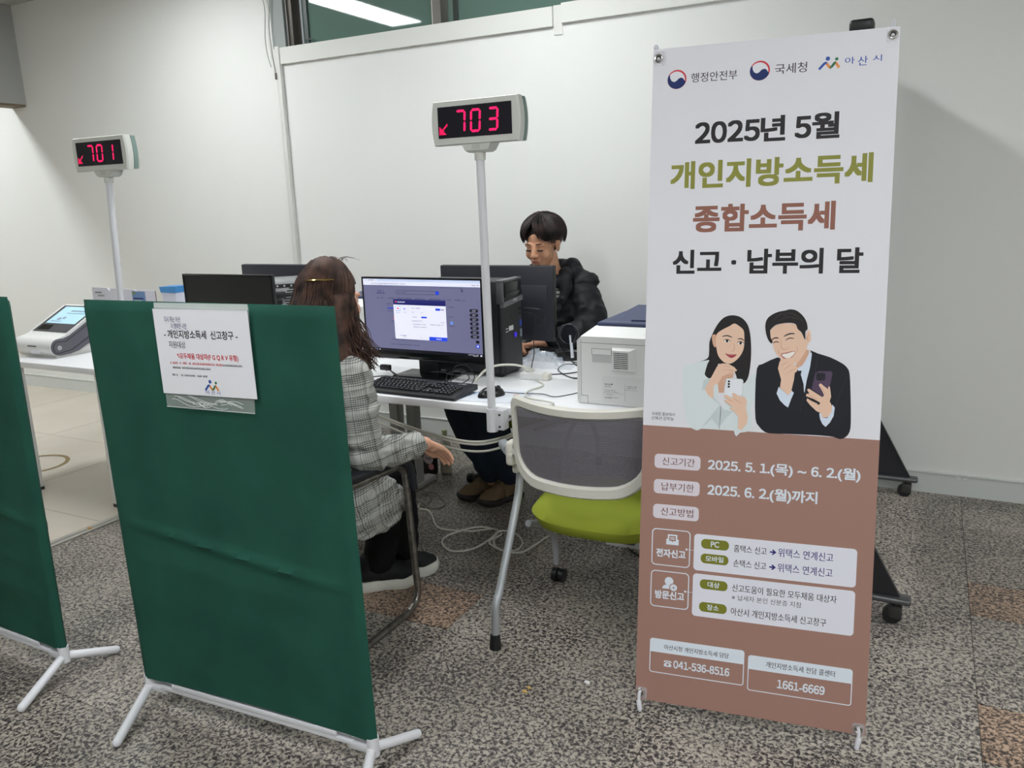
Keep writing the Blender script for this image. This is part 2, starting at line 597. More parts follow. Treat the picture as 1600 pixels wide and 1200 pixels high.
# ---------------------------------------------------------------- ceiling lamps and added fill lamps
lamp_em = bpy.data.materials.new('lamp_diffuser')
lamp_em.use_nodes = True
b_ = lamp_em.node_tree.nodes['Principled BSDF']
b_.inputs['Base Color'].default_value = (0.9, 0.9, 0.9, 1)
b_.inputs['Emission Color'].default_value = (0.95, 0.985, 1.0, 1)
b_.inputs['Emission Strength'].default_value = LAMP_STRENGTH
lamp_body = M('lamp_body', (230, 230, 228), 0.5)
first = None
spots = [(x, 2.86) for x in (-7.05, -4.2, -1.84, 2.9)] + [(x, 0.1) for x in (-7.05, -1.84, 0.52, 2.9)] + [(x, -2.5) for x in (0.52, 2.9)]  # the two rows nearer the camera are unseen, added to fill in light
for x, y in spots:
    if first is None:
        t = thing('ceiling_light', (x, y, ZC), '', 'light', 'ceiling strip lights')
        obj('housing', MB().bx(-0.17, 0.17, -0.62, 0.62, -0.045, -0.002, bev=0.004), lamp_body, t, local=True)
        obj('diffuser', MB().bx(-0.15, 0.15, -0.60, 0.60, -0.052, -0.0455), lamp_em, t, local=True)
        first = t
    else:
        t = first.copy(); COL.objects.link(t); t.location = (x, y, ZC)
        for ch in first.children:
            c = ch.copy(); COL.objects.link(c); c.parent = t
    t['label'] = 'white strip light fixed to the ceiling, in a set extended for fill light'
# ---------------------------------------------------------------- green partition screens
green = M('green_fabric', (30, 74, 62), 0.85, spec=0.2, bump=(420, 0.3, 0.0008), mottle=(5.0, (36, 84, 70)))
pole_white = M('white_powder_coat', (218, 218, 222), 0.35)
def screen_panel(mb, x0, x1, z0, z1, th, folds, seed, sag=0.0):
    """stretched cloth bag over two posts: a front and a back skin with shallow folds"""
    r = random.Random(seed)
    nx, nz = 60, 80
    def dy(u, z):
        d = 0.0
        for fu0, fz0, fu1, fz1, amp, wid in folds:
            t = (u - fu0) / (fu1 - fu0)
            if -0.05 < t < 1.05:
                zz = fz0 + (fz1 - fz0) * t
                k = math.exp(-((z - zz) / wid) ** 2) * amp * min(1, max(0, 1 - abs(2 * t - 1) ** 4))
                d += k
        d += 0.0022 * noise.noise(V((u * 5, z * 4, seed)))
        return d
    def front(i, j):
        u = i / nx
        x = x0 + (x1 - x0) * u
        bot = z0 + sag * math.sin(PI * u) ** 0.7
        z = bot + (z1 - bot) * j / nz
        e = min(u, 1 - u) * (x1 - x0)
        rr = th * math.sqrt(max(0.0, 1 - max(0, 1 - e / th) ** 2)) if e < th else th
        ez = (z1 - z)
        rz = math.sqrt(max(0.0, 1 - max(0, 1 - ez / th) ** 2)) if ez < th else 1
        return x, z, rr * max(rz, 0.0), dy(u, z)
    vs, fs = [], []
    for s in (-1, 1):
        for j in range(nz + 1):
            for i in range(nx + 1):
                x, z, w, d = front(i, j)
                vs.append((x, s * w * 0.62 - (d if s < 0 else -d) * (w / th), z))
    n = (nx + 1) * (nz + 1)
    for s in range(2):
        for j in range(nz):
            for i in range(nx):
                a = s * n + j * (nx + 1) + i
                f = (a, a + 1, a + nx + 2, a + nx + 1)
                fs.append(f if s == 0 else f[::-1])
    for i in range(nx):
        fs.append((i + 1, i, n + i, n + i + 1))
    mb.add(vs, fs)

def make_screen(loc, rz, W_, label, folds, seed, lean=0.0):
    t = thing('partition_screen', loc, label, 'screen', 'green partition screens', rz)
    z0, z1 = 0.092, 1.225
    mb = MB()
    screen_panel(mb, 0.0, W_, z0, z1, 0.024, folds, seed, sag=0.012)
    mb.v = [(p[0] + lean * (p[2] - 0.09) / 1.13, p[1], p[2]) for p in mb.v]
    obj('fabric_panel', mb, green, t, local=True, ang=60)
    for x, sgn in ((0.016, 1), (W_ - 0.016, -1)):
        obj('post', MB().cyl((x, 0, 0.05), (x + lean * 0.95, 0, z1 - 0.03), 0.010, seg=14), pole_white, t, local=True)
        c = obj('foot_connector', MB().cyl((x, 0, 0.045), (x, 0, 0.098), 0.0165, seg=18).bx(x + sgn * 0.004, x + sgn * 0.07, -0.011, 0.011, 0.052, 0.076, bev=0.003), pole_white, t, local=True)
        for s in (-1, 1):
            a = V((x, s * 0.008, 0.062))
            b = V((x + 0.068, -0.188, 0.0138)) if s < 0 else V((x + 0.040, 0.150, 0.0138))
            obj('leg', MB().cap(a, b, 0.0132, 0.0132, 16), pole_white, t, local=True)
    mb = MB()
    mb.bx(0.07, W_ - 0.07, -0.014, -0.002, 0.066, 0.080, bev=0.002)
    mb.bx(0.09, W_ - 0.09, 0.0, 0.012, 0.068, 0.094, bev=0.002)
    mb.bx(0.12, W_ - 0.12, -0.016, -0.010, 0.080, 0.096, bev=0.002)
    obj('bottom_rail', mb, pole_white, t, local=True)
    return t
make_screen((-2.008, 1.402, 0), R(3.1), 0.826,
            'green fabric partition screen with a paper notice taped to its front',
            [(0.03, 0.60, 0.98, 0.515, 0.012, 0.011), (0.0, 0.50, 0.9, 0.44, 0.002, 0.02)], 3, -0.022)
make_screen((-3.214, 1.405, 0), R(-0.8), 0.842,
            'plain green fabric partition screen without a notice, cut by the left picture edge',
            [(0.3, 0.60, 1.0, 0.51, 0.011, 0.012), (0.2, 0.32, 1.0, 0.26, 0.005, 0.03), (0.2, 0.42, 0.95, 0.37, 0.004, 0.02)], 5, 0.014)

# ---------------------------------------------------------------- the city emblem: two leaning figures
def city_mark(mb, cx, cy, w, place, mats):
    """mats: material slots blue, orange, green"""
    s = w / 60.0
    P = lambda u, v: place(cx + u * s, cy + v * s)
    bl, orr, gr = mats
    def stroke(pts, wd, mi):
        mb.mat(mi)
        pts = [V((p[0], p[1], 0)) for p in pts]
        pts = catmull(pts, 6)
        L_, R_ = [], []
        for i, p in enumerate(pts):
            t = (pts[min(i + 1, len(pts) - 1)] - pts[max(i - 1, 0)]).normalized()
            nrm = V((-t.y, t.x, 0))
            L_.append(p + nrm * wd / 2); R_.append(p - nrm * wd / 2)
        for i in range(len(pts) - 1):
            mb.poly([P(q.x, q.y) for q in (L_[i], R_[i], R_[i + 1], L_[i + 1])])
    stroke([(-29, -16), (-20, -6), (-13, 1), (-7, 0)], 7.5, bl)
    stroke([(-8, 0), (-2, -8), (3, -14)], 7.5, orr)
    stroke([(1, -14), (8, -9), (14, -1), (19, 1)], 7.5, gr)
    stroke([(17, 1), (22, -6), (28, -15)], 7.5, orr)
    mb.mat(bl).poly([P(*p) for p in disc(-5, 14, 6.2)])
    mb.mat(gr).poly([P(*p) for p in disc(20, 11, 4.8)])

# ---------------------------------------------------------------- the notice in its clear pocket
ny = R(3.1)
n_u = V((math.cos(ny), math.sin(ny), 0)); n_n = V((math.sin(ny), -math.cos(ny), 0))
NP0 = V((-2.035, 1.40, 0))
def npl(off):
    def f(u, z):
        return NP0 + n_u * (u / 1000) + n_n * off + V((0, 0, z / 1000))
    return f
t = thing('taped_notice', npl(0.02)(440, 990), 'white paper notice in a clear pocket taped to the green screen', 'notice')
mb = MB()
A, B_ = npl(0.0235), npl(0.0247)
def sheet(mb, c, pa, pb):
    vs = [pa(*p) for p in c] + [pb(*p) for p in c]
    mb.add(vs, [(0, 1, 2, 3), (7, 6, 5, 4), (0, 4, 5, 1), (1, 5, 6, 2), (2, 6, 7, 3), (3, 7, 4, 0)])
sheet(mb, [(285, 989), (596, 994), (594, 1215), (284, 1210)], A, B_)
q = npl(0.0251)
rt = math.radians(0.8)
def npq(u, v):   # text frame along the sheet, origin at its left edge
    return q(284 + u * math.cos(rt) - v * math.sin(rt), 990 + v + u * math.sin(rt))
mb.mat(3)
text(mb, '다시 뛰는 아산', 40, 186, 94, 201, npq, 0.012)
text(mb, '더 행복한 시민', 60, 169, 112, 184, npq, 0.012)
mb.mat(1)
text(mb, '- 개인지방소득세  신고창구 -', 32, 145, 274, 167, npq, 0.022)
text(mb, '지원대상', 44, 120, 100, 138, npq, 0.012)
mb.mat(2)
text(mb, '모두채움 대상자(F G Q R V 유형)', 76, 90, 268, 108, npq, 0.026)
mb.poly([npq(*p) for p in disc(70, 103, 2.6, 10)]); mb.poly([npq(*p) for p in disc(73, 98, 2.2, 10)])
br = random.Random(12)
blurred_line(mb, 40, 79, 214, 6.0, npq, br, 0.1)
mb.mat(1)
blurred_line(mb, 216, 79, 278, 5.0, npq, br, 0.15)
blurred_line(mb, 46, 67, 172, 5.5, npq, br, 0.12)
blurred_line(mb, 38, 48, 160, 5.0, npq, br, 0.22)
city_mark(mb, 170, 26, 46, npq, (4, 5, 6))
mb.mat(4)
text(mb, '아 산 시', 148, 4, 196, 14, npq, 0.012)
obj('notice_sheet', mb, [paper, ink, red_ink, navy_ink, blue_ink, orange_ink, green_ink], t, smooth=False)
mb = MB()
sheet(mb, [(288, 952), (582, 955), (597, 1222), (290, 1219)], npl(0.0212), npl(0.0219))
pk = obj('clear_pocket', mb, clear, t, smooth=False, label='clear plastic pocket showing below the paper')
mb = MB()
sheet(mb, [(292, 1212), (598, 1214), (598, 1228), (293, 1226)], npl(0.0256), npl(0.0262))
sheet(mb, [(288, 952), (582, 955), (582, 957), (288, 954)], npl(0.0222), npl(0.0232))
mb.bx(0, 0.0001, 0, 0.0001, 0, 0.0001, Matrix.Translation(npl(0.0235)(300, 1100)))
obj('tape_strip', mb, clear_edge, t, smooth=False)
# the curled, wrinkled part of the pocket
mb = MB()
wr = random.Random(2)
for k in range(16):
    u0 = 305 + wr.random() * 170; z0 = 962 + wr.random() * 20
    L = 40 + wr.random() * 60
    pts = [npl(0.0226)(u0 + L * i / 6, z0 + 5 * math.sin(i * 0.7 + k) - 6 * i / 6) for i in range(7)]
    mb.tube([pts[i] for i in range(7)], 0.0009, 4)
obj('pocket_wrinkle', mb, clear_edge, t)

# ---------------------------------------------------------------- desks
def make_desk(x0, x1, y0, y1, label, legs):
    z = 0.72
    t = thing('office_desk', ((x0 + x1) / 2, (y0 + y1) / 2, 0), label, 'desk', 'white office desks')
    obj('desk_top', MB().bx(x0 + 0.001, x1 - 0.001, y0 + 0.001, y1 - 0.001, z - 0.028, z, bev=0.002), [white_lam], t)
    for lx in legs:
        y = (y0 + y1) / 2
        g = obj('leg', MB().bx(lx - 0.025, lx + 0.025, y - 0.03, y + 0.03, 0.03, z - 0.028, bev=0.004), mid_grey, t)
        obj('leg_foot', MB().bx(lx - 0.03, lx + 0.03, y - 0.19, y + 0.14, 0.0, 0.032, bev=0.008), M('desk_foot_grey', (176, 176, 174), 0.5), g)
        obj('leg_bracket', MB().bx(lx - 0.02, lx + 0.02, y0 + 0.08, y1 - 0.08, z - 0.055, z - 0.028, bev=0.004), mid_grey, g)
    return t
YF, YM, YB = 2.47, 2.975, 3.60
make_desk(-2.32, -0.60, YF, YM, 'white desk in front with the keyboard, mouse and printer on it', (-2.26, -0.66))
make_desk(-2.32, -0.60, YM, YB, 'white desk behind, in front of the man in the black jacket', (-2.288, -0.66))
make_desk(-3.48, -2.32, YF, YM, 'white desk left of the seated woman, behind the green screen', (-3.42, -2.38))
make_desk(-3.48, -2.32, YM, 3.50, 'white desk near the back wall on the left, carrying monitors', (-3.42, -2.356))
# counter that carries the kiosk, on a white side panel
t = thing('white_counter', (-3.9, 2.75, 0), 'white counter on slim white legs under the touch terminal', 'desk')
obj('desk_top', MB().bx(-4.27, -3.49, 2.445, 3.05, 0.69, 0.72, bev=0.002), white_lam, t)
for lx in (-4.195, -3.56):
    for ly in (2.475, 3.02):
        p_ = obj('leg', MB().bx(lx - 0.014, lx + 0.014, ly - 0.016, ly + 0.016, 0.020, 0.69, bev=0.002), white_plastic, t)
        obj('leg_foot', MB().bx(lx - 0.015, lx + 0.015, ly - 0.017, ly + 0.017, 0.004, 0.021), dark_grey, p_)

# ---------------------------------------------------------------- ticket number displays
head_white = M('display_housing', (206, 207, 200), 0.45)
head_teal = M('display_back_teal', (122, 142, 136), 0.5)
led = M('led_red', (255, 18, 92), 0.4, emit=1.05)
SEG = {'0': 'abcdef', '1': 'bc', '3': 'abcdg', '7': 'abc'}
def make_display(pole_xy, ztop, ry, lean, digits, label, wid=0.34, hgt=0.142):
    x, y = pole_xy
    t = thing('ticket_number_display', (x, y, 0.64), label, 'display', None, ry)
    L = lambda: Matrix.Identity(4)
    zt = ztop - 0.64   # bottom of the housing in local z
    # pole on a clamp at the desk edge
    obj('pole', MB().cyl((0, 0, 0.05), (lean, 0, zt - 0.03), 0.0145, seg=20), pole_white, t, local=True)
    br = obj('clamp', MB().cyl((0, 0, 0.0), (0, 0, 0.085), 0.0205, seg=20).bx(0.012, 0.052, -0.010, 0.030, 0.008, 0.082, bev=0.004).bx(-0.02, 0.05, 0.02, 0.075, 0.033, 0.042), pole_white, t, local=True)
    for zs in (0.022, 0.066):
        obj('screw', MB().cyl((0.036, -0.0095, zs), (0.036, -0.013, zs), 0.0042, seg=10), dark_grey, br, local=True)
    obj('collar', MB().cyl((lean, 0, zt - 0.052), (lean, 0, zt - 0.022), 0.019, seg=20), head_white, t, local=True)
    # housing: curved ends, front shell and teal back shell
    def shell(mb, y0, y1, w, h, bow, zc):
        pts = []
        n = 8
        for k in range(n + 1):
            a = -1 + 2 * k / n
            pts.append((w / 2 + bow * (1 - a * a), zc + a * h / 2))
        for k in range(n + 1):
            a = 1 - 2 * k / n
            pts.append((-w / 2 - bow * (1 - a * a), zc + a * h / 2))
        m = len(pts)
        s = 0.965
        vs = [(lean + p[0] * s, y0, zc + (p[1] - zc) * s) for p in pts] + [(lean + p[0], y0 + 0.006, p[1]) for p in pts] + [(lean + p[0], y1 - 0.004, p[1]) for p in pts] + [(lean + p[0] * s, y1, zc + (p[1] - zc) * s) for p in pts]
        fs = [tuple(range(m)), tuple(range(3 * m, 4 * m))[::-1]]
        for q in range(3):
            fs += [(q * m + i, (q + 1) * m + i, (q + 1) * m + (i + 1) % m, q * m + (i + 1) % m) for i in range(m)]
        mb.add(vs, fs)
    zc = zt + hgt / 2
    mb = MB(); shell(mb, -0.030, 0.006, wid - 0.018, hgt, 0.009, zc)
    hs = obj('housing', mb, head_white, t, local=True, ang=30)
    mb = MB(); shell(mb, 0.004, 0.032, wid - 0.022, hgt - 0.004, 0.009, zc)
    obj('back_shell', mb, head_teal, t, local=True, ang=30)
    mb = MB(); shell(mb, 0.030, 0.042, wid - 0.026, hgt - 0.008, 0.008, zc)
    obj('rear_cover', mb, head_white, t, local=True, ang=30)
    pw, ph = wid - 0.060, hgt - 0.042
    obj('screen', MB().bx(lean - pw / 2, lean + pw / 2, -0.0315, -0.028, zc - ph / 2 + 0.002, zc + ph / 2 + 0.002), M('display_black', (24, 22, 32), 0.25), t, local=True, smooth=False)
    # neck under the housing
    mb = MB()
    vs = []
    for z, w, d0, d1 in ((zt + 0.002, 0.056, -0.026, 0.036), (zt - 0.020, 0.044, -0.024, 0.034), (zt - 0.027, 0.034, -0.018, 0.028)):
        vs += [(lean - w, d0, z), (lean + w, d0, z), (lean + w, d1, z), (lean - w, d1, z)]
    fs = [(0, 1, 2, 3), (11, 10, 9, 8)]
    for q in range(2):
        fs += [(q * 4 + i, q * 4 + 4 + i, q * 4 + 4 + (i + 1) % 4, q * 4 + (i + 1) % 4) for i in range(4)]
    mb.add(vs, fs)
    nk = obj('neck', mb, head_white, t, local=True, ang=20)
    mb = MB()
    for i in range(6):
        for j in range(3):
            mb.box((lean - 0.012 + i * 0.0048, -0.0256 + 0.0018 * j / 3, zt - 0.004 - j * 0.005), (0.002, 0.001, 0.0014))
    obj('speaker_holes', mb, dark_grey, nk, local=True, smooth=False)
    # lit segments
    mb = MB()
    yl = -0.0320
    P = lambda u, v: (lean + u + v * 0.06, yl, zc + 0.002 + v)
    dh, dw, th = 0.066, 0.033, 0.0074
    def seg(a, b):
        a, b = V((a[0], a[1], 0)), V((b[0], b[1], 0))
        d = (b - a).normalized(); nrm = V((-d.y, d.x, 0))
        g = 0.0012
        pts = [a + d * g, a + d * (g + th / 2) + nrm * th / 2, b - d * (g + th / 2) + nrm * th / 2, b - d * g, b - d * (g + th / 2) - nrm * th / 2, a + d * (g + th / 2) - nrm * th / 2]
        mb.poly([P(p.x, p.y) for p in pts])
    for ch, cx in zip(digits, (-0.052, 0.006, 0.072)):
        mb = MB()
        x0, x1, y0, ym, y1 = cx - dw / 2, cx + dw / 2, -dh / 2, 0, dh / 2
        S = {'a': ((x0, y1), (x1, y1)), 'b': ((x1, ym), (x1, y1)), 'c': ((x1, y0), (x1, ym)), 'd': ((x0, y0), (x1, y0)), 'e': ((x0, y0), (x0, ym)), 'f': ((x0, ym), (x0, y1)), 'g': ((x0, ym), (x1, ym))}
        for k in SEG[ch]:
            seg(*S[k])
        obj('lit_digit', mb, led, t, local=True, smooth=False, label='glowing red digit ' + ch)
    # dotted arrow pointing down-left
    mb = MB()
    rows = ['......1', '.....11', '1...11.', '11.11..', '1111...', '1111...', '11111..', '111111.']
    for j, row in enumerate(rows):
        for i, c in enumerate(row):
            if c == '1':
                u, v = -0.132 + i * 0.0046, -0.006 - j * 0.0044
                mb.poly([P(*p) for p in rrect(u - 0.0019, v - 0.0017, u + 0.0019, v + 0.0017, 0.0012, 2)])
    obj('lit_arrow', mb, led, t, local=True, smooth=False, label='glowing red dotted arrow')
    return t
make_display((-1.352, 2.432), 1.634, R(-1.0), -0.006, '703', 'larger ticket number display on a pole clamped beside the computer mouse, red 703')
make_display((-3.285, 2.432), 1.632, R(2.0), 0.055, '701', 'farther ticket number display on the pole behind the green screen, red 701')
# ---------------------------------------------------------------- standing banner
BP = V((-0.6543, 1.9525, 0.05))
B_U = V((0.9896, 0.1438, 0.0029)).normalized()
B_V = V((-0.0258, 0.1576, 0.9872)); B_V = (B_V - B_U * B_V.dot(B_U)).normalized()
B_N = B_U.cross(B_V)   # towards the viewer
if B_N.y > 0:
    B_N = -B_N
def bp(layer):
    off = 0.0006 + layer * 0.00018
    return lambda u, v: BP + B_U * (u / 1000) + B_V * (v / 1000) + B_N * off
BW, BH = 604, 1804
t_ban = thing('standing_banner', (-0.36, 2.15, 0), 'tall white and brown standing banner printed with Korean tax notice and two people', 'banner')
PR = {
    'w_hair': [(180, 1042), (192, 1067), (208, 1086), (229, 1093), (252, 1088), (269, 1071), (277, 1047), (281, 1015), (282, 978), (279, 941), (274, 922), (265, 912), (250, 921), (243, 939), (230, 958), (200, 963), (196, 950), (185, 931), (176, 922), (165, 930), (164, 938), (170, 962), (172, 972), (130, 961), (150, 967), (170, 977), (173, 994), (173, 1019)],
    'w_neck': [(197, 982), (200, 960), (196, 938), (198, 912), (202, 884), (215, 885), (221, 923), (238, 926), (239, 964), (224, 967)],
    'w_face': [(191, 1040), (197, 1048), (209, 1056), (224, 1064), (236, 1071), (248, 1065), (260, 1054), (263, 1037), (263, 1009), (257, 990), (245, 974), (230, 964), (217, 965), (206, 973), (197, 985), (192, 1004), (190, 1023)],
    'w_ear': [(179, 1035), (183, 1041), (190, 1039), (192, 1026), (191, 1010), (187, 1007), (182, 1016)],
    'w_jack': [(108, 954), (132, 961), (165, 975), (172, 969), (165, 937), (176, 923), (185, 931), (201, 912), (202, 884), (215, 884), (223, 913), (250, 914), (265, 910), (278, 928), (292, 938), (295, 929), (297, 879), (291, 856), (286, 843), (291, 815), (291, 796), (279, 783), (261, 779), (251, 769), (246, 784), (206, 784), (159, 784), (150, 779), (134, 784), (121, 797), (114, 825), (105, 889), (104, 934)],
    'w_camis': [(201, 884), (215, 885), (218, 862), (216, 846), (210, 830), (203, 855)],
    'w_sleeveR': [(164, 892), (188, 866), (207, 852), (198, 839), (159, 784), (150, 780), (134, 786), (121, 800), (112, 838), (125, 871)],
    'w_handR': [(165, 892), (174, 911), (185, 934), (195, 955), (209, 964), (224, 963), (240, 955), (248, 946), (243, 943), (228, 945), (242, 939), (240, 935), (222, 935), (210, 929), (201, 912), (188, 902), (188, 867), (175, 876)],
    'w_handL': [(215, 878), (221, 880), (237, 871), (239, 876), (236, 882), (241, 886), (255, 878), (270, 876), (275, 865), (274, 846), (279, 824), (278, 805), (264, 786), (255, 791), (255, 823), (244, 835), (230, 845), (237, 847), (250, 842), (218, 862), (218, 867), (231, 866), (217, 873)],
    'w_phone': [(222, 924), (262, 923), (265, 918), (262, 883), (255, 878), (241, 886), (236, 882), (240, 873), (224, 880), (215, 878), (216, 894)],
    'w_cuffL': [(251, 769), (245, 784), (243, 819), (250, 826), (255, 791), (265, 786), (278, 807), (281, 827), (291, 815), (291, 796), (279, 784), (261, 779)],
    'w_lapel': [(161, 917), (176, 922), (188, 902), (188, 874), (199, 861), (207, 852), (207, 785), (201, 795), (186, 813), (174, 800), (159, 786), (183, 822), (156, 879)],
    'w_lapel2': [(207, 852), (216, 840), (241, 835), (226, 821), (209, 795)],
    'm_hair': [(328, 1052), (330, 1035), (335, 1026), (332, 1020), (324, 1029), (318, 1045), (315, 1067), (319, 1084), (330, 1095), (346, 1103), (364, 1107), (375, 1110), (391, 1107), (407, 1094), (417, 1077), (420, 1059), (415, 1053), (415, 1031), (406, 1050), (396, 1059), (390, 1072), (375, 1075), (356, 1073), (340, 1068), (329, 1056)],
    'm_face': [(329, 1055), (341, 1066), (358, 1073), (378, 1073), (391, 1070), (398, 1058), (407, 1047), (415, 1031), (419, 1053), (425, 1056), (429, 1042), (428, 1028), (422, 1021), (419, 1005), (411, 989), (400, 973), (385, 968), (369, 972), (357, 981), (347, 991), (339, 1005), (335, 1024), (330, 1035)],
    'm_neck': [(400, 973), (419, 1005), (426, 1002), (423, 989), (412, 967), (400, 954), (394, 963)],
    'm_suit': [(298, 953), (311, 965), (349, 984), (357, 978), (370, 969), (400, 954), (418, 896), (424, 954), (433, 996), (425, 1006), (447, 997), (477, 988), (507, 973), (520, 961), (526, 945), (530, 898), (534, 825), (532, 797), (523, 783), (509, 777), (494, 782), (455, 784), (377, 783), (343, 782), (324, 785), (308, 800), (299, 819), (296, 885)],
    'm_shirt': [(399, 957), (412, 965), (425, 986), (426, 1004), (433, 993), (430, 961), (423, 926), (419, 893), (414, 912), (404, 941)],
    'm_tie': [(398, 950), (410, 951), (408, 941), (416, 916), (418, 893), (413, 877), (388, 889), (392, 928), (394, 941)],
    'm_hand1': [(354, 971), (358, 980), (375, 983), (382, 985), (380, 979), (369, 973), (378, 972), (388, 971), (392, 965), (400, 958), (399, 950), (393, 944), (392, 928), (386, 895), (379, 885), (358, 904), (360, 926), (355, 942), (351, 955)],
    'm_cuff1': [(350, 889), (355, 907), (358, 903), (379, 885), (386, 899), (393, 892), (387, 876), (380, 853), (371, 859), (359, 871)],
    'm_phone': [(444, 947), (452, 951), (481, 952), (485, 947), (480, 912), (475, 892), (463, 886), (436, 904)],
    'm_hand2': [(425, 902), (429, 905), (442, 897), (463, 884), (467, 889), (463, 898), (453, 915), (457, 920), (468, 911), (476, 905), (476, 912), (480, 912), (484, 886), (481, 874), (488, 861), (486, 845), (477, 832), (465, 831), (462, 842), (450, 847), (434, 862), (425, 873), (426, 879), (440, 872), (455, 863), (459, 869), (443, 878), (423, 885), (424, 891), (431, 892)],
    'm_cuff2': [(457, 842), (463, 842), (465, 831), (477, 830), (486, 847), (488, 866), (494, 858), (492, 836), (484, 819), (474, 807), (466, 814), (460, 826)],
    'm_mouth': [(359, 992), (372, 995), (391, 1001), (387, 990), (377, 983), (366, 984)],
    'm_lips': [(357, 993), (371, 997), (392, 1002), (388, 989), (377, 981), (364, 982)],
    'w_lips': [(215, 991), (226, 989), (234, 989), (245, 989), (239, 982), (231, 979), (223, 983)],
}
PC = [('banner_white', (226, 225, 231)), ('banner_brown', (160, 123, 111)), ('banner_black', (40, 36, 40)), ('banner_olive', (140, 140, 62)),
      ('banner_rust', (146, 98, 84)), ('banner_navy', (28, 44, 100)), ('banner_red', (206, 50, 66)), ('banner_blue', (54, 88, 170)), ('banner_orange', (236, 150, 80)),
      ('banner_green', (48, 116, 84)), ('banner_charcoal', (70, 66, 70)), ('banner_pill', (222, 214, 222)), ('banner_pill_text', (120, 84, 78)), ('banner_panel', (226, 226, 236)),
      ('banner_leaf', (122, 124, 40)), ('banner_skin', (232, 196, 172)), ('banner_skin_deep', (214, 168, 142)), ('banner_hair', (36, 32, 34)), ('banner_hair_brown', (58, 52, 50)),
      ('banner_suit_white', (218, 226, 228)), ('banner_suit_grey', (200, 210, 212)), ('banner_suit_black', (30, 30, 38)), ('banner_suit_edge', (44, 44, 54)), ('banner_shirt', (214, 224, 240)),
      ('banner_phone', (232, 234, 240)), ('banner_phone_purple', (84, 68, 92)), ('banner_lips', (168, 60, 76)), ('banner_teeth', (240, 234, 228)), ('banner_indigo', (48, 48, 120)), ('banner_ice', (222, 230, 240))]
PI_ = {k[7:]: i for i, (k, c) in enumerate(PC)}
mb = MB()
def fill(c, layer, pts, smooth=0):
    mb.mat(PI_[c])
    if smooth:
        pts = [(p.x, p.y) for p in catmull([(p[0], p[1], 0) for p in pts], smooth, True)]
    f = bp(layer)
    mb.poly([f(*p) for p in pts])
def ptext(c, layer, s, x0, y0, x1, y1, bold=0.0):
    mb.mat(PI_[c])
    text(mb, s, x0, y0, x1, y1, bp(layer), bold)
def pbox(c, layer, x0, y0, x1, y1, r=0):
    fill(c, layer, rrect(x0, y0, x1, y1, r) if r else [(x0, y0), (x1, y0), (x1, y1), (x0, y1)])
def pring(c, layer, x0, y0, x1, y1, r, w):
    mb.mat(PI_[c])
    ring2(mb, rrect(x0, y0, x1, y1, r), rrect(x0 + w, y0 + w, x1 - w, y1 - w, r - w), bp(layer))
def pline(c, layer, pts, w):
    mb.mat(PI_[c])
    f = bp(layer)
    pts = catmull([(p[0], p[1], 0) for p in pts], 5)
    n = len(pts)
    for i in range(n - 1):
        d = (pts[i + 1] - pts[i]).normalized(); q = V((-d.y, d.x, 0))
        w0 = w * (0.35 + 0.65 * math.sin(PI * (i + 0.3) / n)); w1 = w * (0.35 + 0.65 * math.sin(PI * (i + 1.3) / n))
        mb.poly([f(*(pts[i] + q * w0 / 2)[:2]), f(*(pts[i] - q * w0 / 2)[:2]), f(*(pts[i + 1] - q * w1 / 2)[:2]), f(*(pts[i + 1] + q * w1 / 2)[:2])])
# the cloth itself: a thin slab
mb.mat(0)
f0 = lambda u, v: BP + B_U * (u / 1000) + B_V * (v / 1000)
fb = lambda u, v: f0(u, v) - B_N * 0.0008
cs = [(0, 0), (BW, 0), (BW, BH), (0, BH)]
mb.add([f0(*c) + B_N * 0.0005 for c in cs] + [fb(*c) for c in cs], [(0, 1, 2, 3), (7, 6, 5, 4), (0, 4, 5, 1), (1, 5, 6, 2), (2, 6, 7, 3), (3, 7, 4, 0)])
fill('brown', 0, [(0, 0), (BW, 0), (BW, 780), (0, 786)])
# emblems at the top
def taegeuk(cx, cy, r):
    fill('red', 1, disc(cx, cy, r, 40))
    # white crescent that sets the red rim off
    fill('white', 2, disc(cx - r * 0.05, cy - r * 0.06, r * 0.90, 40))
    # blue body: lower bowl with a rising left lobe
    pts = []
    for k in range(25):
        a = R(150 + 190 * k / 24)
        pts.append((cx + r * 0.99 * math.cos(a), cy + r * 0.99 * math.sin(a)))
    pts += [(cx + r * 0.62, cy + r * 0.10), (cx + r * 0.40, cy + r * 0.16), (cx + r * 0.16, cy + r * 0.06), (cx - r * 0.05, cy - r * 0.16), (cx - r * 0.30, cy - r * 0.26), (cx - r * 0.56, cy - r * 0.12), (cx - r * 0.72, cy + r * 0.18), (cx - r * 0.74, cy + r * 0.52)]
    fill('navy', 3, pts)
taegeuk(65, 1720, 25); taegeuk(277, 1725, 25)
ptext('charcoal', 1, '행정안전부', 102, 1708, 221, 1733, 0.012)
ptext('charcoal', 1, '국세청', 314, 1712, 392, 1738, 0.012)
city_mark(mb, 445, 1729, 50, bp(1), (PI_['blue'], PI_['orange'], PI_['green']))
ptext('blue', 1, '아', 481, 1723, 504, 1740, 0.012); ptext('blue', 1, '산', 511, 1717, 534, 1740, 0.012); ptext('blue', 1, '시', 545, 1724, 566, 1740, 0.012)
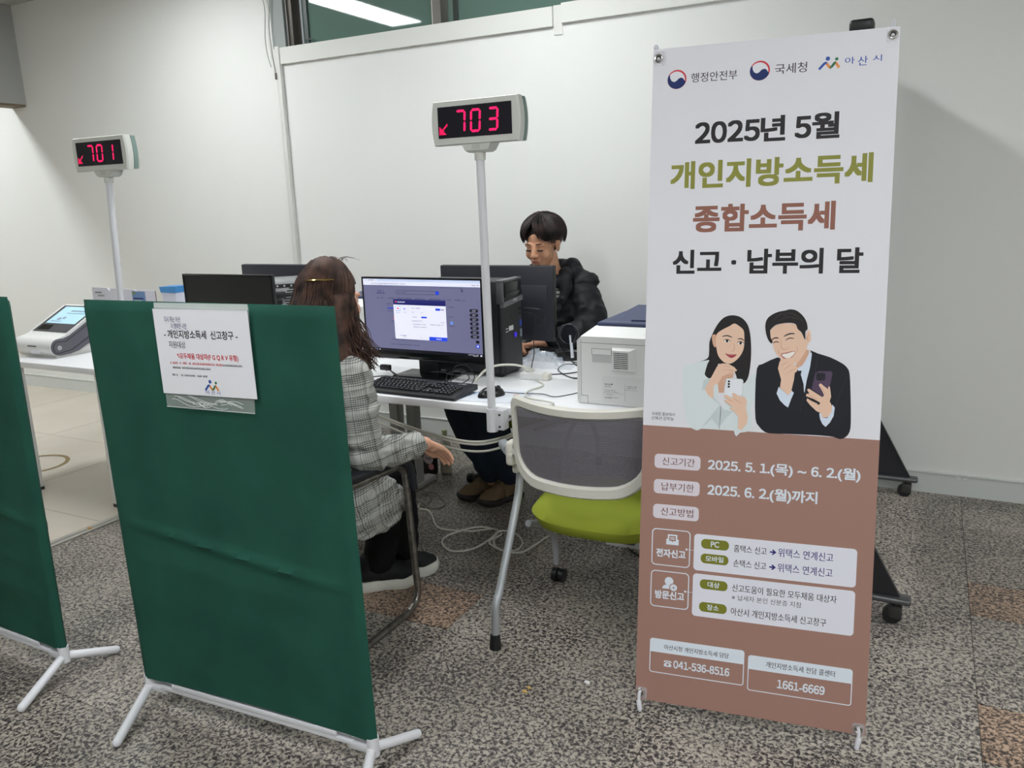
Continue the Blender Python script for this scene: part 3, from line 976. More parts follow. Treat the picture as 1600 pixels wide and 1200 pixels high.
# headlines
ptext('black', 1, '2025년 5월', 117, 1543, 476, 1609, 0.036)
ptext('olive', 1, '개인지방소득세', 55, 1429, 558, 1503, 0.040)
ptext('rust', 1, '종합소득세', 119, 1313, 475, 1387, 0.040)
ptext('black', 1, '신고 · 납부의 달', 68, 1202, 545, 1268, 0.036)
ptext('charcoal', 1, '국세청 홍보대사', 23, 814, 87, 824, 0.01)
ptext('charcoal', 1, '신혜선·강하늘', 23, 802, 84, 812, 0.01)
# printed woman
L0 = 2
fill('suit_white', L0, PR['w_jack'], 3)
fill('skin_deep', L0 + 1, PR['w_neck'])
fill('white', L0 + 2, PR['w_camis'])
fill('suit_grey', L0 + 2, PR['w_lapel']); fill('suit_grey', L0 + 2, PR['w_lapel2'])
pline('charcoal', L0 + 3, [(208, 850), (208, 820), (207, 786)], 1.2)
fill('hair', L0 + 3, PR['w_hair'], 3)
fill('skin_deep', L0 + 4, PR['w_ear'], 3)
fill('skin', L0 + 5, PR['w_face'], 4)
pline('skin_deep', L0 + 6, [(236, 1018), (239, 1006), (236, 998), (230, 998)], 2.6)
for ex, ey in ((219, 1023.5), (254, 1018.5)):
    fill('teeth', L0 + 6, [(ex - 8, ey + 0.5), (ex - 3, ey + 4), (ex + 4, ey + 3.5), (ex + 8, ey - 0.5), (ex + 2, ey - 3), (ex - 4, ey - 2.5)], 3)
    fill('hair', L0 + 7, disc(ex, ey + 0.4, 3.5, 14))
    pline('hair', L0 + 8, [(ex - 9, ey + 0.5), (ex - 4, ey + 4.5), (ex + 4, ey + 4), (ex + 9, ey - 0.5)], 2.0)
pline('hair_brown', L0 + 6, [(206, 1036), (219, 1038.5), (232, 1034)], 3.2)
pline('hair_brown', L0 + 6, [(246, 1030), (255, 1031), (263, 1026)], 3.0)
fill('lips', L0 + 6, PR['w_lips'], 3)
pline('skin_deep', L0 + 7, [(216, 991), (228, 987), (244, 989)], 1.0)
fill('suit_white', L0 + 4, PR['w_sleeveR'])
pline('suit_grey', L0 + 5, [(188, 866), (207, 852), (198, 839), (159, 786)], 2)
fill('skin', L0 + 6, PR['w_handR'])
for a, b in (((222, 935), (242, 937)), ((209, 946), (243, 944)), ((212, 955), (230, 954))):
    pline('skin_deep', L0 + 7, [a, ((a[0] + b[0]) / 2, (a[1] + b[1]) / 2 + 2), b], 1.8)
fill('phone', L0 + 6, PR['w_phone'])
pring('suit_grey', L0 + 7, 216, 874, 264, 924, 6, 1.2)
for v in (916, 909, 902):
    fill('hair', L0 + 8, disc(227.5, v, 3.0, 12))
fill('suit_white', L0 + 6, PR['w_cuffL'], 2)
fill('skin', L0 + 8, PR['w_handL'])
for a, b in (((219, 874), (240, 862)), ((218, 864), (238, 850)), ((240, 874), (262, 858))):
    pline('skin_deep', L0 + 9, [a, ((a[0] + b[0]) / 2, (a[1] + b[1]) / 2 - 1), b], 1.8)
# printed man
fill('suit_black', L0 + 1, PR['m_suit'], 2)
pline('suit_edge', L0 + 2, [(430, 1000), (424, 950), (417, 895), (410, 840)], 2.5)
pline('suit_edge', L0 + 2, [(448, 995), (440, 930), (424, 870)], 1.8)
pline('suit_edge', L0 + 2, [(520, 940), (500, 880), (490, 830)], 1.8)
fill('skin_deep', L0 + 2, PR['m_neck'], 2)
fill('shirt', L0 + 3, PR['m_shirt'])
fill('suit_black', L0 + 4, PR['m_tie'])
fill('skin', L0 + 3, PR['m_face'], 4)
fill('hair', L0 + 4, PR['m_hair'], 3)
for pts in ([(335, 1080), (352, 1098), (368, 1092)], [(362, 1100), (384, 1098), (408, 1078)], [(350, 1080), (370, 1090), (396, 1084)]):
    pline('hair_brown', L0 + 5, pts, 2.5)
pline('hair', L0 + 5, [(336, 1021), (344, 1025), (351, 1023)], 2.4)
pline('hair', L0 + 5, [(367, 1029), (377, 1035), (388, 1034)], 2.4)
pline('hair_brown', L0 + 5, [(331, 1029), (341, 1035), (350, 1034)], 3.4)
pline('hair_brown', L0 + 5, [(362, 1039), (376, 1046), (389, 1047)], 3.6)
pline('skin_deep', L0 + 5, [(356, 1034), (356, 1016), (359, 1007), (368, 1005), (376, 1011)], 2.4)
pline('skin_deep', L0 + 5, [(424, 1048), (420, 1036), (424, 1028)], 2.4)
pline('skin_deep', L0 + 5, [(350, 1004), (352, 994), (358, 986)], 1.6); pline('skin_deep', L0 + 5, [(394, 1016), (398, 1006), (395, 996)], 1.6)
fill('lips', L0 + 5, PR['m_lips'], 2)
fill('teeth', L0 + 6, PR['m_mouth'], 2)
fill('shirt', L0 + 5, PR['m_cuff1']); fill('shirt', L0 + 5, PR['m_cuff2'])
fill('phone_purple', L0 + 6, PR['m_phone'])
fill('suit_edge', L0 + 7, rrect(446, 927, 468, 947, 4))
for u, v in ((452, 941), (462, 940), (454, 932)):
    fill('hair', L0 + 8, disc(u, v, 3.6, 14))
fill('skin', L0 + 8, PR['m_hand1']); fill('skin', L0 + 8, PR['m_hand2'])
for a, b in (((358, 962), (376, 972)), ((364, 950), (384, 966)), ((370, 940), (396, 956))):
    pline('skin_deep', L0 + 9, [a, ((a[0] + b[0]) / 2 + 1, (a[1] + b[1]) / 2 + 2), b], 1.8)
for a, b in (((428, 890), (452, 878)), ((426, 879), (452, 866)), ((457, 915), (470, 892))):
    pline('skin_deep', L0 + 9, [a, ((a[0] + b[0]) / 2, (a[1] + b[1]) / 2 - 1), b], 1.8)
# dates
for y0, y1, s in ((668, 708, '신고기간'), (597, 637, '납부기한'), (527, 567, '신고방법')):
    pbox('pill', 1, 35, y0, 160, y1, 11)
    ptext('pill_text', 2, s, 56, y0 + 9, 145, y1 - 8, 0.014)
ptext('ice', 1, '2025. 5. 1.(목) ~ 6. 2.(월)', 180, 667, 563, 703, 0.030)
ptext('ice', 1, '2025. 6. 2.(월)까지', 181, 597, 462, 635, 0.030)
# filing boxes
for y0, s in ((394, '전자신고'), (275, '방문신고')):
    pring('ice', 1, 34, y0, 140, y0 + 104, 12, 2.6)
    ptext('ice', 1, s, 47, y0 + 24, 128, y0 + 48, 0.045)
    fill('ice', 2, disc(130, y0 + 52, 3, 12))
    pbox('ice', 1, 130, y0 + 51.4, 152, y0 + 52.4)
fill('ice', 1, [(74, 455), (108, 455), (108, 471), (104, 471), (104, 484), (78, 484), (78, 471), (74, 471)])
fill('brown', 2, [(82, 466), (89, 466), (91, 462), (93, 466), (100, 466), (100, 480), (82, 480)])
pbox('ice', 3, 85, 474, 97, 476); pbox('ice', 3, 85, 470, 97, 472)
fill('ice', 1, disc(85, 351, 12, 24)); fill('ice', 1, [(66, 329), (70, 338), (80, 342), (92, 342), (100, 330), (100, 329)])
fill('brown', 2, disc(98, 334, 12, 24)); fill('ice', 3, disc(98, 334, 9.5, 24))
pbox('brown', 4, 93, 333.2, 103, 334.8); pbox('brown', 4, 97.2, 329, 98.8, 339)
pbox('panel', 1, 150, 391, 564, 493, 10)
pbox('panel', 1, 150, 262, 564, 382, 10)
for y, s in ((454, 'PC'), (413, '모바일'), (341, '대상'), (277, '장소')):
    pbox('leaf', 2, 169, y, 243, y + 27, 12)
    w_ = {2: 22, 3: 48}[len(s)] if s == 'PC' or len(s) == 3 else 32
    ptext('ice', 3, s, 206 - w_ / 2, y + 6, 206 + w_ / 2, y + 22, 0.02)
for y, s in ((453, '홈택스 신고'), (412, '손택스 신고')):
    ptext('black', 2, s, 256, y, 341, y + 21, 0.014)
    fill('indigo', 2, [(349, y + 8), (357, y + 8), (354, y + 3), (358, y + 3), (366, y + 10), (358, y + 17), (354, y + 17), (357, y + 12), (349, y + 12)])
    ptext('indigo', 2, '위택스 연계신고', 370, y - 1, 507, y + 23, 0.014)
ptext('black', 2, '신고도움이 필요한 모두채움 대상자', 255, 343, 520, 364, 0.014)
ptext('charcoal', 2, '※ 납세자 본인 신분증 지참', 255, 320, 434, 335, 0.0)
ptext('black', 2, '아산시 개인지방소득세 신고창구', 254, 277, 497, 299, 0.014)
# telephone boxes
for x0, x1, s, n, ty in ((37, 294, '아산시청 개인지방소득세 담당', '041-536-8516', 84), (304, 567, '개인지방소득세 전담 콜센터', '1661-6669', 74)):
    pring('ice', 1, x0, ty, x1, ty + 99, 8, 2.4)
    fill('ice', 2, [(x0 + 1, ty + 60), (x1 - 1, ty + 60)] + rrect(x0, ty + 60, x1, ty + 99, 8)[:14])
    if n.startswith('041'):
        ptext('black', 3, s, 77, 154, 253, 169, 0.016)
        ptext('ice', 1, n, 104, 104, 256, 127, 0.03)
        fill('ice', 1, [(78, 106), (98, 106), (96, 115), (91, 118), (85, 118), (80, 115)], 2); fill('ice', 1, [(76, 118), (80, 123), (96, 123), (100, 118), (96, 118), (93, 120), (83, 120), (80, 118)])
        fill('brown', 2, disc(88, 112, 3.4, 14))
    else:
        ptext('black', 3, s, 350, 145, 524, 162, 0.016)
        ptext('ice', 1, n, 381, 92, 501, 116, 0.03)
# clear corner patches
sheet_o = obj('banner_sheet', mb, [M(k, c, 0.55, spec=0.3) for k, c in PC], t_ban, smooth=False)
for i, (u, v) in enumerate(((15, 1779), (588, 1785), (14, 21), (586, 16))):
    fr_ = obj('grommet', MB().tube([bp(18)(*p) for p in disc(u, v, 9.0, 26)], 0.0026, 8, closed=True).mat(1).poly([bp(15)(*p) for p in disc(u, v, 7.5, 20)]), [M('grommet_nickel', (190, 188, 184), 0.2, 1.0), M('grommet_hole', (60, 60, 62), 0.8)], t_ban)
    mbp = MB(); x0, y0 = (u - 15 if u < 100 else u - 14), (v - 18 if v > 900 else v - 20)
    mbp.poly([bp(13)(*p) for p in rrect(max(2, x0), max(2, y0), min(BW - 2, x0 + 34), min(BH - 2, y0 + 36), 6)])
    obj('corner_patch', mbp, M('corner_patch', (222, 220, 226), 0.3, alpha=0.35), t_ban, smooth=False)
# X stand: centre hub, four arms with hooked tips, rear leg
hubp = BP + B_U * 0.302 + B_V * 0.92 - B_N * 0.075
arm_m = M('banner_arm_white', (208, 208, 214), 0.4)
hub = obj('hub', MB().box(hubp, (0.07, 0.06, 0.16), bev=0.012), arm_m, t_ban)
for (u, v, s) in ((15, 1779, 1), (588, 1785, 1), (14, 21, -1), (586, 16, -1)):
    g = bp(16)(u, v)
    side = -1 if u < 300 else 1
    back = bp(0)(u, v) - B_N * 0.02 + B_V * (0.004 * s)
    if s > 0:
        tip = g + B_V * 0.034 + B_U * (0.006 * side - 0.004) - B_N * 0.012
        pts = [hubp, hubp.lerp(back, 0.55) - B_N * 0.02, back, bp(0)(u, v - 4) - B_N * 0.002, g + B_N * 0.004, ]
        obj('arm', MB().tube(catmull([hubp, hubp.lerp(back, 0.5) - B_N * 0.015, back], 8), 0.006, 10).cap(back, tip, 0.0075, 0.0062, 12).cap(back, g - B_V * 0.002, 0.005, 0.0045, 10), arm_m, t_ban)
    else:
        tip = g - B_V * 0.034 + B_U * (0.004 * -side) + B_N * 0.026
        obj('arm', MB().tube(catmull([hubp, hubp.lerp(back, 0.5) - B_N * 0.015, back], 8), 0.006, 10).tube(catmull([back, g + B_N * 0.012 + B_V * 0.004, g + B_N * 0.02 - B_V * 0.012, tip], 6), 0.0045, 10).cap(g + B_N * 0.022 - B_V * 0.018, tip - B_V * 0.004, 0.0068, 0.0062, 12), arm_m, t_ban)
rear = V((hubp.x - 0.02, hubp.y + 0.42, 0.008))
obj('rear_leg', MB().cap(hubp, rear, 0.008, 0.008, 12), arm_m, t_ban)

# ---------------------------------------------------------------- rolling board behind the banner
t = thing('rolling_board', (-0.21, 3.46, 0), 'tall board on black castor feet standing behind the banner against the wall', 'board')
bk = M('board_black_metal', (42, 42, 46), 0.45, 0.3)
X = -0.228
for y in (2.79, 4.075):
    f_ = obj('foot', MB().box((X + 0.01, y, 0.088), (0.50, 0.055, 0.022), bev=0.009, seg=3), M('foot_grey_metal', (92, 92, 94), 0.35, 0.6), t)
    tri = MB()
    tri.prism([(X + 0.03, 0.100), (X + 0.225, 0.100), (X + 0.03, 0.46)], lambda u, v, d: (u, d, v), y - 0.011, y + 0.011)
    obj('gusset', tri, bk, t)
    tri = MB()
    tri.prism([(X - 0.03, 0.100), (X - 0.205, 0.100), (X - 0.03, 0.46)], lambda u, v, d: (u, d, v), y - 0.011, y + 0.011)
    obj('gusset', tri, bk, t)
    obj('post', MB().bx(X - 0.03, X + 0.03, y - 0.03, y + 0.03, 0.09, 1.90, bev=0.004), bk, t)
    obj('post_cap', MB().bx(X - 0.034, X + 0.034, y - 0.034, y + 0.034, 1.90, 1.938, bev=0.010, seg=3), black_plastic, t)
    for sx in (X + 0.215, X - 0.19):
        c_ = obj('castor', MB().cyl((sx - 0.01, y - 0.012, 0.030), (sx - 0.01, y + 0.012, 0.030), 0.030, seg=22), black_plastic, t)
        obj('castor_fork', MB().cyl((sx, y, 0.058), (sx, y, 0.08), 0.012, seg=12).bx(sx - 0.022, sx + 0.02, y - 0.017, y - 0.0135, 0.022, 0.064, bev=0.001).bx(sx - 0.022, sx + 0.02, y + 0.0135, y + 0.017, 0.022, 0.064, bev=0.001).bx(sx - 0.02, sx + 0.02, y - 0.017, y + 0.017, 0.062, 0.066).cyl((sx - 0.01, y - 0.02, 0.03), (sx - 0.01, y + 0.02, 0.03), 0.005, seg=10), M('fork_steel', (80, 80, 80), 0.3, 0.8), c_)
obj('board_panel', MB().bx(X - 0.014, X + 0.014, 2.82, 4.045, 0.44, 1.925, bev=0.003), M('board_white', (220, 222, 222), 0.3), t)
# ---------------------------------------------------------------- monitors
def led_screen(mb, place, w, h):
    pass
def make_monitor(cx, y, zb, W_, H_, rz, label, back=False, screen_mat=None, stand=True, silver_edge=False, base_w=0.26, zdesk=0.72):
    """rz = 0: the screen faces -y"""
    t = thing('monitor', (cx, y, zdesk), label, 'monitor', None, rz)
    z0 = zb - zdesk
    z1 = z0 + H_
    cb = MB().bx(-W_ / 2, W_ / 2, 0.0, 0.022, z0, z1, bev=0.004)
    if not back:
        cb.bx(-W_ * 0.36, W_ * 0.36, 0.018, 0.048, z0 + 0.03, z1 - 0.05, bev=0.012)
    obj('cabinet', cb, black_plastic, t, local=True)
    bz = obj('bezel', MB().bx(-W_ / 2, W_ / 2, -0.004, 0.001, z1 - 0.008, z1, bev=0.001).bx(-W_ / 2, W_ / 2, -0.005, 0.001, z0, z0 + 0.030, bev=0.001).bx(-W_ / 2, -W_ / 2 + 0.007, -0.004, 0.001, z0, z1).bx(W_ / 2 - 0.007, W_ / 2, -0.004, 0.001, z0, z1), black_gloss, t, local=True)
    obj('screen', MB().bx(-W_ / 2 + 0.006, W_ / 2 - 0.006, -0.0022, -0.0005, z0 + 0.029, z1 - 0.007), screen_mat or M('screen_off', (26, 27, 28), 0.3), t, local=True, smooth=False)
    obj('stand_neck', MB().bx(-0.05, 0.05, 0.03, 0.055, 0.01, z0 + 0.12, bev=0.006), black_plastic, t, local=True)
    obj('stand_base', MB().box((0, 0.015, 0.008), (base_w, 0.15, 0.016), bev=0.006), black_gloss, t, local=True)
    if back:
        mb = MB()
        obj('back_shell', MB().bx(-W_ / 2 + 0.002, W_ / 2 - 0.002, 0.020, 0.030, z0 + 0.002, z1 - 0.002, bev=0.003).bx(-W_ / 2 + 0.03, W_ / 2 - 0.004, 0.028, 0.034, z0 + 0.002, z1 - 0.088, bev=0.003), M('monitor_back', (42, 42, 50), 0.42), t, local=True)
        for i in range(36):
            mb.bx(W_ * 0.5 - 0.22 - i * 0.006, W_ * 0.5 - 0.217 - i * 0.006, 0.0295, 0.0306, z1 - 0.088, z1 - 0.083)
        obj('vent_slots', mb, black_plastic, t, local=True, smooth=False)
        obj('cover_plate', MB().bx(-W_ / 2 + 0.09, -W_ / 2 + 0.15, 0.0335, 0.0348, z0 + 0.025, z0 + 0.12, bev=0.001), M('cover_plate', (38, 38, 45), 0.4), t, local=True)
    return t, bz, z0, z1
# the lit screen in front of the woman
SW, SH = 0.600, 0.350
scr = M('screen_page_dim', (104, 104, 134), 0.35, emit=0.55)
mon, bz, z0, z1 = make_monitor(-1.876, 2.80, 0.797, SW, SH, R(-0.8), 'monitor with a lit web page and white pop-up window on the front desk', screen_mat=scr)
pg = {'bar': ('page_tab_bar', (196, 208, 240), 0.5), 'url': ('page_url', (226, 228, 244), 0.5), 'pop': ('page_popup', (228, 228, 242), 0.5), 'navy': ('page_navy', (32, 34, 92), 0.8), 'blue': ('page_blue', (30, 60, 190), 0.9),
      'black': ('page_black', (20, 20, 36), 0.5), 'text': ('page_text', (58, 58, 92), 0.5), 'sky': ('page_sky', (90, 130, 200), 0.8), 'grey': ('page_grey', (196, 196, 212), 0.5), 'red': ('page_red', (200, 60, 80), 0.8), 'task': ('page_taskbar', (18, 18, 28), 0.4)}
pgm = [M(n, c, 0.35, emit=e) for n, c, e in pg.values()]
pgi = {k: i for i, k in enumerate(pg)}
mb = MB()
sx0, sx1, sz0, sz1 = -SW / 2 + 0.007, SW / 2 - 0.007, z0 + 0.030, z1 - 0.008
def pp(layer):
    return lambda u, v: (sx0 + (sx1 - sx0) * u / 1000, -0.0024 - layer * 0.00015, sz0 + (sz1 - sz0) * v / 1000)
def pr(c, l, x0, y0, x1, y1, r=0):
    mb.mat(pgi[c]); f = pp(l)
    mb.poly([f(*p) for p in (rrect(x0, y0, x1, y1, r, 4) if r else [(x0, y0), (x1, y0), (x1, y1), (x0, y1)])])
def ptl(c, l, x0, y0, x1, h, gap=0.15):
    mb.mat(pgi[c]); blurred_line(mb, x0, y0, x1, h, pp(l), br, gap)
pr('bar', 1, 0, 965, 1000, 1000); pr('url', 1, 0, 915, 1000, 966); pr('url', 2, 0, 968, 130, 997, 6)
ptl('text', 3, 25, 976, 100, 14); ptl('text', 3, 70, 932, 380, 12, 0.1); ptl('text', 3, 930, 932, 990, 14, 0.3)
ptl('navy', 2, 115, 800, 190, 24, 0.0); ptl('navy', 2, 130, 832, 165, 18, 0.0)
mb.mat(pgi['text']); ring2(mb, rrect(290, 800, 660, 850, 20), rrect(293, 805, 657, 845, 18), pp(2)); ptl('text', 2, 305, 820, 370, 12)
pr('blue', 2, 632, 800, 662, 852, 14)
for x0, x1 in ((115, 185), (215, 270), (300, 345), (365, 420), (455, 540), (575, 670), (700, 755), (790, 870)):
    ptl('text', 2, x0, 735, x1, 16, 0.05)
ptl('text', 2, 840, 850, 865, 40, 0.0); ptl('text', 2, 130, 905, 260, 10, 0.2); ptl('text', 2, 670, 895, 850, 10, 0.2)
for x0, y0, x1, h in ((200, 655, 240, 18), (205, 590, 265, 22), (205, 560, 262, 12), (235, 420, 270, 14), (735, 640, 775, 14), (720, 510, 780, 12), (735, 390, 790, 14), (225, 165, 470, 12), (215, 100, 470, 14), (670, 510, 700, 12)):
    ptl('text', 2, x0, y0, x1, h, 0.1)
pr('blue', 2, 205, 598, 262, 612); pr('red', 2, 255, 455, 272, 480); pr('sky', 2, 745, 415, 765, 455)
pr('pop', 3, 262, 185, 712, 700, 12); pr('navy', 4, 262, 660, 712, 730, 10); pr('navy', 4, 262, 655, 712, 690)
pr('red', 5, 280, 685, 292, 705); ptl('url', 5, 300, 685, 360, 18, 0.0)
pr('grey', 4, 400, 185, 403, 655); pr('sky', 4, 277, 570, 322, 640, 8); pr('pop', 5, 280, 576, 319, 634, 6); pr('red', 6, 292, 596, 308, 614); pr('blue', 5, 350, 590, 366, 612); pr('pop', 6, 354, 596, 362, 606)
ptl('text', 5, 280, 545, 318, 10, 0.0); ptl('text', 5, 345, 550, 372, 10, 0.0)
ptl('text', 5, 408, 610, 490, 14); pr('blue', 5, 625, 592, 665, 622, 4); pr('grey', 5, 668, 592, 700, 622, 4); ptl('text', 6, 675, 602, 696, 10)
ptl('text', 5, 420, 555, 440, 12, 0.0); ptl('text', 5, 495, 552, 520, 10, 0.0)
ptl('text', 5, 425, 490, 460, 12, 0.0); pr('blue', 5, 500, 483, 548, 505); mb.mat(pgi['grey']); ring2(mb, rrect(565, 470, 630, 510, 3), rrect(567, 473, 628, 507, 2), pp(5))
pr('grey', 5, 408, 425, 705, 428); pr('grey', 5, 408, 578, 705, 581)
ptl('text', 5, 415, 438, 500, 13, 0.1); ptl('text', 5, 668, 434, 708, 12, 0.2); ptl('text', 5, 428, 392, 540, 12, 0.12); ptl('text', 5, 575, 395, 690, 12, 0.12); ptl('text', 5, 428, 355, 540, 12, 0.12)
pr('blue', 5, 560, 185, 712, 235, 4); ptl('url', 6, 620, 202, 660, 16, 0.0); ptl('text', 5, 300, 235, 380, 9, 0.1); ptl('text', 5, 325, 222, 360, 9, 0.1); ptl('text', 5, 475, 210, 495, 10, 0.1)
for k in range(7):
    y = 610 - k * 57
    pr('black', 3, 905, y - 22, 975, y + 22, 18); ptl('grey', 4, 925, y + 4, 955, 8, 0.0); ptl('grey', 4, 925, y - 12, 950, 8, 0.0)
pr('black', 3, 945, 180, 975, 222, 16); pr('blue', 3, 945, 120, 975, 166, 16); pr('pop', 4, 954, 132, 967, 154, 6)
pr('task', 3, 0, 0, 1000, 42)
for k, c in enumerate(('pop', 'grey', 'grey', 'sky', 'pop')):
    pr(c, 4, 12 + k * 24, 14, 22 + k * 24, 28, 3)
ptl('pop', 4, 880, 22, 960, 10, 0.25); ptl('pop', 4, 920, 8, 960, 9, 0.1); pr('pop', 4, 978, 10, 992, 30, 3)
obj('page', mb, pgm, bz, local=True, smooth=False)
# monitor of the man, seen from behind
make_monitor(-1.776, 3.30, 0.815, 0.590, 0.342, PI, 'black monitor seen from behind, in front of the man', back=True)
# dark monitor left of the woman, its screen off
make_monitor(-2.885, 2.71, 0.82, 0.560, 0.337, R(0), 'monitor with a dark, switched-off screen above the green screen')
# another monitor from behind near the wall
make_monitor(-3.200, 3.44, 0.832, 0.60, 0.309, PI, 'black monitor seen from behind, left of the woman\'s head', back=True)

# ---------------------------------------------------------------- computer towers
t = thing('computer_tower', (-1.74, 2.99, 0.72), 'black computer tower with a round blue button behind the lit monitor', 'computer')
xf = -1.548
y0, y1, zt = 2.912, 3.088, 1.122
obj('case', MB().bx(xf - 0.40, xf - 0.025, y0, y1, 0.735, zt, bev=0.004), M('tower_case', (40, 40, 43), 0.4, 0.2), t)
mb = MB()
fr_t = M('tower_front', (30, 30, 32), 0.5)
mb.bx(xf - 0.03, xf, y0, y1, 0.728, zt + 0.004, bev=0.012, seg=3)
fp = obj('front_bezel', mb, fr_t, t)
obj('bezel_band', MB().prism([(y0 - 0.001, 1.015), (y1 + 0.001, 1.030), (y1 + 0.001, 1.052), (y0 - 0.001, 1.037)], lambda u, v, d: (d, u, v), xf - 0.012, xf + 0.004).bx(xf - 0.03, xf + 0.001, y0 - 0.002, y0 + 0.012, 1.03, zt - 0.004, bev=0.003).bx(xf - 0.034, xf + 0.001, y0 - 0.002, y1 + 0.002, zt - 0.004, zt + 0.006, bev=0.003), M('tower_band', (112, 112, 116), 0.3, 0.5), fp)
obj('drive_bay', MB().bx(xf - 0.005, xf + 0.0025, y0 + 0.018, y1 - 0.008, 1.060, zt - 0.008, bev=0.002).bx(xf, xf + 0.006, y0 + 0.018, y1 - 0.008, 1.056, 1.075, bev=0.002), black_gloss, fp)
mb = MB()
pl = lambda u, v: (xf + 0.0046, y0 + u, v)
text(mb, 'ATEC', 0.085, 1.0325, 0.125, 1.044, lambda u, v: (xf + 0.0046, y0 + u, v), 0.02)
obj('maker_mark', mb, M('mark_silver', (210, 210, 212), 0.4), fp, smooth=False)
for u0, u1, za, zb_ in ((0.020, 0.028, 0.955, 0.975), (0.075, 0.088, 0.968, 0.975), (0.100, 0.113, 0.970, 0.977), (0.140, 0.156, 0.968, 0.980), (0.140, 0.156, 0.988, 1.0)):
    obj('port', MB().bx(xf - 0.001, xf + 0.0015, y0 + u0, y0 + u1, za, zb_), M('port_dark', (10, 10, 10), 0.4), fp, smooth=False)
obj('sticker', MB().bx(xf, xf + 0.001, y0 + 0.048, y0 + 0.088, 0.912, 0.932).bx(xf, xf + 0.001, y0 + 0.018, y0 + 0.042, 0.922, 0.925).bx(xf, xf + 0.001, y0 + 0.018, y0 + 0.042, 0.910, 0.913), M('sticker_white', (225, 225, 225), 0.5), fp, smooth=False, label='small white label')
obj('sticker', MB().bx(xf, xf + 0.001, y0 + 0.146, y0 + 0.168, 0.918, 0.945), M('sticker_blue', (40, 70, 170), 0.4), fp, smooth=False, label='blue sticker')
obj('sticker', MB().bx(xf, xf + 0.001, y0 + 0.150, y0 + 0.168, 0.872, 0.905), M('sticker_grey', (140, 148, 160), 0.4), fp, smooth=False, label='grey sticker')
obj('power_button', MB().cyl((xf - 0.001, y0 + 0.105, 0.888), (xf + 0.003, y0 + 0.105, 0.888), 0.011, seg=24), M('button_blue', (60, 40, 200), 0.3, emit=0.5), fp)
obj('foot', MB().bx(xf - 0.05, xf - 0.02, y0 + 0.01, y0 + 0.04, 0.72, 0.737), black_plastic, t); obj('foot', MB().bx(xf - 0.05, xf - 0.02, y1 - 0.04, y1 - 0.01, 0.72, 0.737), black_plastic, t)
obj('foot', MB().bx(xf - 0.38, xf - 0.35, y0 + 0.01, y0 + 0.04, 0.72, 0.737), black_plastic, t); obj('foot', MB().bx(xf - 0.38, xf - 0.35, y1 - 0.04, y1 - 0.01, 0.72, 0.737), black_plastic, t)

# tower seen from behind, left of the woman
bx_, by_ = -2.895, 3.10
t = thing('computer_tower', (bx_, by_, 0.72), 'grey back of a computer tower with plugged cables beside the woman\'s head', 'computer', None, R(46))
obj('case', MB().bx(-0.095, 0.095, 0.0, 0.30, 0.008, 0.366, bev=0.004), M('tower_back_grey', (150, 152, 152), 0.4, 0.3), t, local=True)
mb = MB()
mb.mat(0).bx(-0.085, 0.085, -0.004, 0.001, 0.334, 0.352)
for k in range(5):
    mb.mat(1).cyl((-0.07 + k * 0.034, -0.006, 0.343), (-0.07 + k * 0.034, -0.001, 0.343), 0.005, seg=10)
obj('back_strip', mb, [black_plastic, M('screw_bright', (220, 220, 220), 0.3, 0.8)], t, local=True)
mb = MB()
for k in range(9):
    ww = 0.038 * math.sin(PI * (k + 0.7) / 9.4) + 0.006
    mb.bx(0.035 - ww, 0.035 + ww, -0.002, 0.001, 0.222 + k * 0.013, 0.228 + k * 0.013)
obj('fan_grille', mb, black_plastic, t, local=True, smooth=False)
obj('plug', MB().bx(-0.055, 0.0, -0.05, 0.0, 0.285, 0.315, bev=0.004).bx(-0.06, -0.02, -0.02, 0.0, 0.25, 0.27, bev=0.002), black_plastic, t, local=True)
obj('power_lead', MB().tube(catmull([(-0.01, -0.04, 0.30), (0.035, -0.06, 0.295), (0.06, -0.05, 0.24), (0.065, -0.03, 0.14), (0.05, -0.02, 0.02)], 8), 0.0045, 8), black_cable, t, local=True)
obj('side_leads', MB().tube(catmull([(-0.09, -0.01, 0.36), (-0.094, -0.02, 0.3), (-0.088, -0.015, 0.24), (-0.095, -0.02, 0.18), (-0.088, -0.02, 0.1), (-0.09, -0.02, 0.01)], 8), 0.006, 8), black_cable, t, local=True)
obj('sticker', MB().bx(-0.06, -0.01, -0.001, 0.001, 0.235, 0.25), M('sticker_aqua', (150, 200, 205), 0.5), t, local=True, smooth=False)

